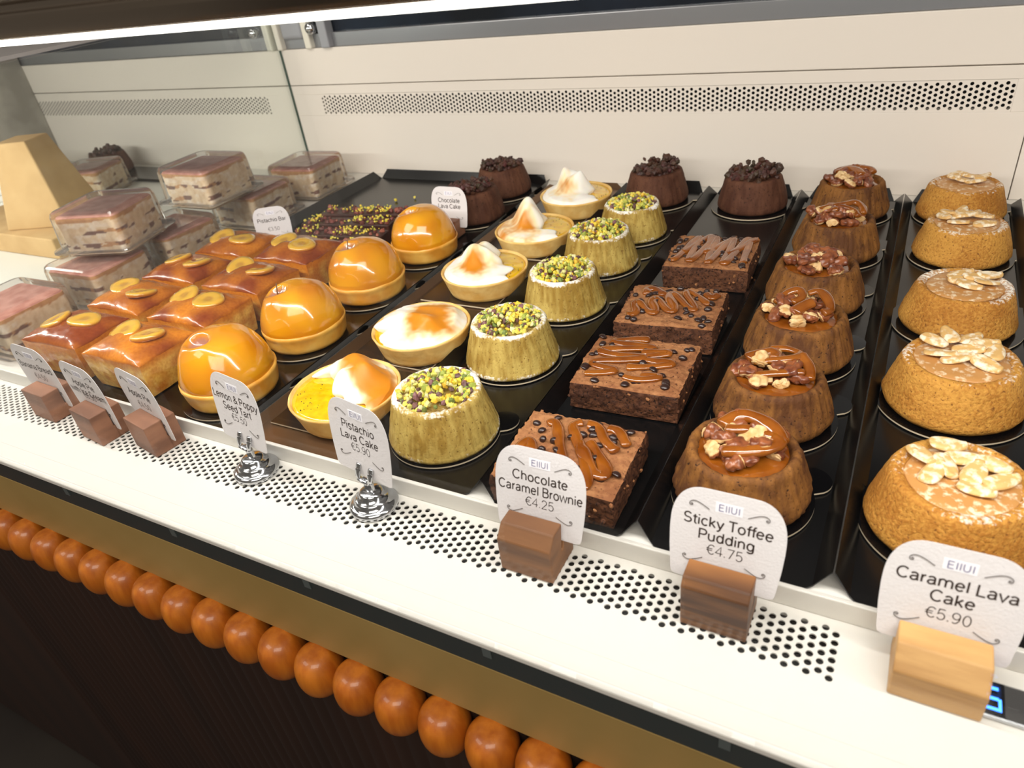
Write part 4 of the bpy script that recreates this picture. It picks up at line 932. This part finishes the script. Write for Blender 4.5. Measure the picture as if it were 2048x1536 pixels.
# ------------------------------------------------------------------ price cards and their holders
def arc(cx, cy, rx, ry, a0, a1):
    k = max(4, int(abs(a1 - a0) / 14)); return [(cx + rx * math.cos(math.radians(a0 + (a1 - a0) * q / k)), cy + ry * math.sin(math.radians(a0 + (a1 - a0) * q / k))) for q in range(k + 1)]
GL = {
 'o': (.56, [arc(.28, .25, .20, .25, 0, 360)]), 'c': (.51, [arc(.28, .25, .20, .25, 42, 318)]), 'e': (.55, [[(.08, .265), (.47, .265)], arc(.275, .25, .195, .25, 3, 322)]),
 'a': (.54, [arc(.255, .36, .165, .14, 160, 0) + [(.42, .08), (.47, .0)], [(.42, .29), (.25, .27)] + arc(.235, .135, .155, .13, 95, 270) + [(.34, .04), (.42, .15)]]),
 'b': (.56, [[(.10, 0), (.10, .72)], arc(.29, .25, .19, .25, 0, 360)]), 'd': (.57, [[(.47, 0), (.47, .72)], arc(.28, .25, .19, .25, 0, 360)]), 'p': (.56, [[(.10, -.2), (.10, .5)], arc(.29, .25, .19, .25, 0, 360)]),
 'g': (.57, [[(.47, .5), (.47, -.04)] + arc(.28, -.04, .19, .15, 0, -150), arc(.28, .25, .19, .25, 0, 360)]),
 'h': (.55, [[(.10, 0), (.10, .72)], [(.10, .3)] + arc(.275, .31, .175, .19, 180, 0) + [(.45, 0)]]), 'n': (.55, [[(.10, 0), (.10, .5)], [(.10, .3)] + arc(.275, .31, .175, .19, 180, 0) + [(.45, 0)]]),
 'm': (.84, [[(.10, 0), (.10, .5)], [(.10, .3)] + arc(.26, .32, .16, .18, 180, 0) + [(.42, 0)], [(.42, .3)] + arc(.58, .32, .16, .18, 180, 0) + [(.74, 0)]]),
 'r': (.34, [[(.10, 0), (.10, .5)], [(.10, .26)] + arc(.31, .26, .21, .23, 180, 95)]), 'u': (.55, [[(.10, .5)] + arc(.275, .19, .175, .19, 180, 360) + [(.45, .5)], [(.45, .5), (.45, 0)]]),
 'i': (.22, [[(.11, 0), (.11, .5)], [(.11, .635), (.11, .72)]]), 'l': (.22, [[(.11, 0), (.11, .72)]]), 'k': (.50, [[(.10, 0), (.10, .72)], [(.10, .19), (.41, .5)], [(.2, .29), (.44, 0)]]),
 'f': (.29, [arc(.285, .58, .12, .14, 75, 180) + [(.165, 0)], [(.03, .5), (.31, .5)]]), 't': (.31, [[(.16, .66), (.16, .12)] + arc(.26, .12, .10, .115, 180, 285), [(.03, .5), (.31, .5)]]),
 's': (.50, [arc(.255, .375, .155, .125, 25, 270) + arc(.255, .125, .165, .125, 90, -155)]), 'v': (.48, [[(.03, .5), (.24, 0), (.45, .5)]]), 'w': (.69, [[(.03, .5), (.18, 0), (.345, .5), (.51, 0), (.66, .5)]]),
 'y': (.49, [[(.04, .5), (.25, .02)], [(.46, .5), (.22, -.12), (.15, -.19), (.06, -.19)]]),
 'A': (.64, [[(.03, 0), (.32, .72), (.61, 0)], [(.13, .25), (.51, .25)]]), 'B': (.63, [[(.10, 0), (.10, .72), (.34, .72)] + arc(.35, .555, .17, .165, 90, -90) + [(.10, .39)], [(.34, .39)] + arc(.36, .195, .19, .195, 90, -90) + [(.10, 0)]]),
 'C': (.71, [arc(.38, .36, .30, .36, 42, 318)]), 'E': (.61, [[(.55, .72), (.10, .72), (.10, 0), (.56, 0)], [(.10, .38), (.50, .38)]]), 'I': (.25, [[(.125, 0), (.125, .72)]]), 'L': (.53, [[(.10, .72), (.10, 0), (.5, 0)]]),
 'P': (.61, [[(.10, 0), (.10, .72), (.36, .72)] + arc(.36, .53, .19, .19, 90, -90) + [(.10, .34)]]), 'S': (.62, [arc(.31, .535, .21, .185, 25, 270) + arc(.31, .175, .23, .175, 90, -158)]), 'T': (.57, [[(.03, .72), (.55, .72)], [(.29, .72), (.29, 0)]]),
 'U': (.67, [[(.10, .72), (.10, .24)] + arc(.335, .24, .235, .24, 180, 360) + [(.57, .72)]]), '&': (.64, [[(.60, 0), (.19, .48)] + arc(.285, .58, .125, .14, 215, -40) + [(.16, .32)] + arc(.24, .17, .17, .17, 120, 300) + [(.46, .12), (.56, .33)]]),
 '0': (.55, [arc(.275, .36, .19, .36, 0, 360)]), '2': (.55, [arc(.275, .52, .19, .20, 170, -30) + [(.08, 0), (.48, 0)]]), '3': (.55, [arc(.26, .54, .18, .18, 160, -90), arc(.26, .18, .2, .18, 90, -160)]), '4': (.55, [[(.39, 0), (.39, .72), (.05, .21), (.51, .21)]]),
 '5': (.55, [[(.45, .72), (.15, .72), (.10, .37)] + arc(.27, .23, .20, .23, 128, -150)]), '6': (.55, [arc(.275, .22, .19, .22, 0, 360), arc(.33, .30, .245, .42, 65, 180)]), '7': (.55, [[(.07, .72), (.48, .72), (.20, 0)]]), '9': (.55, [arc(.275, .50, .19, .22, 0, 360), arc(.22, .42, .245, .42, -115, 0)]),
 '.': (.22, [[(.11, 0), (.11, .085)]]), '€': (.58, [arc(.36, .36, .24, .36, 45, 315), [(.02, .43), (.42, .43)], [(.02, .29), (.40, .29)]]), ' ': (.26, []),
}
def text_mesh(body, height, bold=0.0, maxw=None, sp=1.0):
    """plain sans lettering drawn as pen strokes of even width; 'height' is the em size"""
    mb = MB(); x = 0.0; hw_ = .036 + bold
    for ch in body:
        adv, strokes = GL[ch]
        for st in strokes:
            P_ = [Vector((a + x, b)) for a, b in st]; L = len(P_); closed = (P_[0] - P_[-1]).length < 1e-4; vs = []; fs = []
            for i, p in enumerate(P_):
                a = P_[i - 1] if i else (P_[-2] if closed else P_[0]); b = P_[i + 1] if i < L - 1 else (P_[1] if closed else P_[-1])
                d1 = (p - a).normalized() if (p - a).length > 1e-6 else (b - p).normalized(); d2 = (b - p).normalized() if (b - p).length > 1e-6 else d1
                n1 = Vector((-d1.y, d1.x)); n2 = Vector((-d2.y, d2.x)); n = n1 + n2
                n = n.normalized() if n.length > 1e-3 else n1; k = min(1.8, 1 / max(.35, n.dot(n1)))
                vs += [p + n * hw_ * k, p - n * hw_ * k]
            for i in range(L - 1): fs.append((2 * i, 2 * i + 1, 2 * i + 3, 2 * i + 2))
            mb.add([(v.x, 0, v.y) for v in vs], fs, smooth=False)
        x += adv * sp
    w = max(v[0] for v in mb.v); cx = w / 2; s = height; sx = min(s, maxw / w) if maxw else s
    mb.v = [((a - cx) * sx, -.00024, c * s) for a, b, c in mb.v]
    return mb.mesh('lettering', [])
def text(parent, name, body, x, z, size, mat, bold=0.0, maxw=None, sp=1.0):
    me = text_mesh(body, height=size, bold=bold, maxw=maxw, sp=sp); me.materials.clear(); me.materials.append(mat)
    return put(name, me, parent, (x, 0, z))
CW, CH = .0575, .0555
def card_outline():
    pts = []; hw = CW / 2; bx = hw - .0015
    pts += [(-bx + .003, 0), (bx - .003, 0), (bx - .0008, .0008), (bx, .003)]
    pts += [(hw, .018), (hw + .0005, .028)]
    for k in range(0, 15):
        a = PI / 2 * k / 14; pts.append((hw - .0175 + .018 * math.cos(a) ** .8, .032 + (CH - .032) * math.sin(a) ** .85))
    return pts + [(-x, z) for x, z in reversed(pts[2:])]
def flourish(parent, x, z, sx, sz):
    k = [(.0092, -.0022), (.0060, -.0004), (.0030, .0010), (.0008, .0012), (-.0010, .0002), (-.0014, -.0012), (-.0004, -.0020), (.0006, -.0014), (.0002, -.0006), (-.0006, -.0010)]
    mb = MB(); tube(mb, smoothpoly([Vector((x + sx * a, -.00035, z + sz * b)) for a, b in k], 2), .00016, 5); return mb.obj('flourish', MAT['ink'], parent)
def price_card(x, y, z, lines, price, label, tilt=.24, rz=0.0, sc=1.0, tsize=.0080, detail=True, price_z=.0180):
    pts = card_outline(); n = len(pts); mb = MB()
    vs = [(a, -.00018, b) for a, b in pts] + [(a, .00018, b) for a, b in pts]
    mb.add(vs, [tuple(range(n)), tuple(reversed(range(n, 2 * n)))] + [(i, n + i, n + (i + 1) % n, (i + 1) % n) for i in range(n)], smooth=False)
    o = mb.obj('price_card', MAT['card'], None, (x, y, z), (-tilt, 0, rz)); o.scale = (sc,) * 3
    tag(o, label, 'price card', 'white price cards')
    pm = MB(); pm.box(-.0068, .0068, -.00030, -.00016, .0435, .0492); p = pm.obj('logo_patch', MAT['patch'], o)
    lo = text(p, 'logo_lettering', 'EIIUI', 0, .0447, .0050, MAT['inkblue'], .0, sp=1.1); lo.location.y = -.00020
    zt = .0340 if len(lines) > 1 else .0325
    for q, ln in enumerate(lines): text(o, 'lettering', ln, 0, zt - q * .0082, tsize, MAT['ink'], .018, CW * .95)
    if price: text(o, 'price_lettering', price, 0, price_z, .0078, MAT['ink'], -.004)
    for sx in (-1, 1): flourish(o, sx * .0188, .0462, -sx, 1)
    for sx in (-1, 1): flourish(o, sx * .0200, .0125, -sx, -1)
    return o
def wood_block(x, y, label, w, d, h, mat, front=.6, chamfer=0.0, lean=.2, rz=0.0, z=None):
    """block with a slanting slot; the card stands in the slot"""
    o = thing('card_block', label, 'card holder', (x, y, ZD + .0001 if z is None else z), rz, 'wooden card blocks')
    g = .0013; f = front; hb = h * (.62 if chamfer else 1.0)
    pr = [(-d / 2, 0), (d / 2, 0), (d / 2, hb), (d / 2 - d * (1 - f) + g + lean * 0, hb), (d / 2 - d * (1 - f) + g - lean * h * .45, h * .42), (d / 2 - d * (1 - f) - lean * h * .45 - .0004, h * .42), (d / 2 - d * (1 - f), h), (-d / 2 + chamfer, h), (-d / 2, h - chamfer * 1.1)]
    if not chamfer: pr = pr[:-2] + [(-d / 2, h)]
    k = len(pr); vs = [(-w / 2, a, b) for a, b in pr] + [(w / 2, a, b) for a, b in pr]; mb = MB()
    mb.add(vs, [(i, (i + 1) % k, k + (i + 1) % k, k + i) for i in range(k)] + [tuple(reversed(range(k))), tuple(range(k, 2 * k))], smooth=False)
    mb.obj('block_body', mat, o, bevel=.0009)
    return o
def holder_chrome(x, y, label, rz):
    o = thing('card_clip_stand', label, 'card holder', (x, y, ZD + .0001), rz, 'chrome card clip stands')
    mb = MB(); lathe(mb, [(.0005, 0), (.0165, 0), (.0172, .0015), (.0168, .0042), (.0148, .0052), (.0128, .0056), (.0124, .0080), (.0110, .0094), (.0088, .0098), (.0085, .0130), (.0070, .0144), (.0005, .0146)], 48); mb.obj('clip_base', MAT['chrome'], o)
    mb = MB()
    for sx in (-1, 1): pass
    mb.box(-.0048, .0048, -.0012, .0012, .0140, .0240); mb.obj('clip_stem', MAT['chrome'], o, bevel=.0006)
    for sx in (-1, 1):
        mb = MB(); P_ = smoothpoly([(0, -.0006, .0215), (sx * .0045, -.0018, .0228), (sx * .0062, -.0026, .0255), (sx * .0062, -.0012, .0300), (sx * .0062, .0012, .0345)], 2)
        tube(mb, P_, .0024, 8, .5); mb.obj('clip_prong', MAT['chrome'], o)
    mb = MB(); P_ = smoothpoly([(-.0062, .0028, .0340), (-.0055, .0034, .0290), (0, .0028, .0225), (.0055, .0034, .0290), (.0062, .0028, .0340)], 2); tube(mb, P_, .0012, 8, .6); mb.obj('clip_back', MAT['chrome'], o)
    return o
SG = [(-.6430, 'Banana Bread', None, '€4.50', 'banana bread price card in the leftmost wooden block'),
      (-.5700, 'Apple Pie', 'with Ice Cream', '€6.50', 'apple pie with ice cream price card in the second wooden block'),
      (-.5065, 'Apple Pie', None, '€4.50', 'apple pie price card in the third wooden block from the left')]
for i, (x, a, b, pz, lb) in enumerate(SG):
    bx, by, rz = [(-.6490, .2590, -.05), (-.5690, .2520, -.115), (-.5070, .2585, -.175)][i]
    price_card(bx - .0040 * math.sin(rz) - .004, by + .0035, ZD + .0085, [a, b] if b else [a], pz, lb, price_z=.0225, rz=rz, sc=1.06, tilt=-.03)
    wood_block(bx, by, 'red brown wooden block holding the ' + ['banana bread', 'apple pie with ice cream', 'apple pie'][i] + ' price card', .0340, .0265, .0285, MAT['woodR'], front=.58, rz=rz, lean=0)
price_card(-.4000, .2600, ZD + .0255, ['Lemon & Poppy', 'Seed Tart'], '€5.50', 'lemon and poppy seed tart price card on a chrome clip', rz=-.16, sc=1.0, tilt=.13)
price_card(-.2885, .2610, ZD + .0260, ['Pistachio', 'Lava Cake'], '€5.90', 'pistachio lava cake price card on a chrome clip', rz=-.18, sc=1.0, tilt=.13)
holder_chrome(-.3975, .2590, 'chrome clip stand holding the lemon and poppy seed tart card', -.19); holder_chrome(-.2865, .2600, 'chrome clip stand holding the pistachio lava cake card', -.21)
price_card(-.1590, .2610, ZD + .0180, ['Chocolate', 'Caramel Brownie'], '€4.25', 'chocolate caramel brownie price card in a brown wooden block', price_z=.0178)
wood_block(-.1600, .2575, 'walnut coloured wooden block holding the brownie price card', .0345, .0300, .0325, MAT['woodA'], front=.60, chamfer=.007)
price_card(-.0520, .2610, ZD + .0180, ['Sticky Toffee', 'Pudding'], '€4.75', 'sticky toffee pudding price card in a dark grained wooden block', price_z=.0178)
wood_block(-.0515, .2575, 'dark grained wooden block holding the sticky toffee pudding price card', .0345, .0270, .0330, MAT['woodB'], front=.62, chamfer=.004)
price_card(.0495, .2630, ZD + .0150, ['Caramel Lava', 'Cake'], '€5.90', 'caramel lava cake price card in the pale oak block', price_z=.0165)
wood_block(.0500, .2560, 'pale oak block holding the caramel lava cake price card', .0380, .0290, .0270, MAT['woodL'], front=.78, chamfer=.009)
# two cards at the back of the wide tray
price_card(-.7080, .6150, ZF + .0100, ['Pistachio Bar'], '€3.50', 'pistachio bar price card between the loaves and the clear boxes', tilt=.12, rz=.55, sc=.80)
wood_block(-.7080, .6140, 'small dark wooden block holding the pistachio bar price card', .0250, .0180, .0180, MAT['woodR'], rz=.55, z=ZF + .0003)
price_card(-.4930, .7010, ZF + .0110, ['Chocolate', 'Lava Cake'], None, 'chocolate lava cake price card before the left chocolate cake', tilt=.15, sc=.88)
wood_block(-.4950, .7000, 'red brown wooden block holding the chocolate lava cake price card', .0330, .0200, .0220, MAT['woodR'], z=ZF + .0003)

# ------------------------------------------------------------------ temperature display at the right of the deck
o = thing('temperature_display', 'small chrome framed display with blue digits beside the pale oak block', 'temperature display', (.0770, .2540, ZD + .0001))
m = MB(); m.box(-.020, .020, -.0095, .0105, 0, .0025); m.obj('display_frame', MAT['chrome'], o, bevel=.001)
m = MB(); m.box(-.018, .001, -.0085, .0095, .0025, .0029); m.obj('display_screen', MAT['black'], o)
for k in range(3):
    m = MB(); m.box(-.0125, -.0015, -.006 + k * .0055, -.0045 + k * .0055, .0029, .0033); m.obj('digit_bar', MAT['blue'], o)
m = MB(); m.box(-.0016, -.0004, -.006, .0005, .0029, .0033); m.obj('digit_bar', MAT['blue'], o)
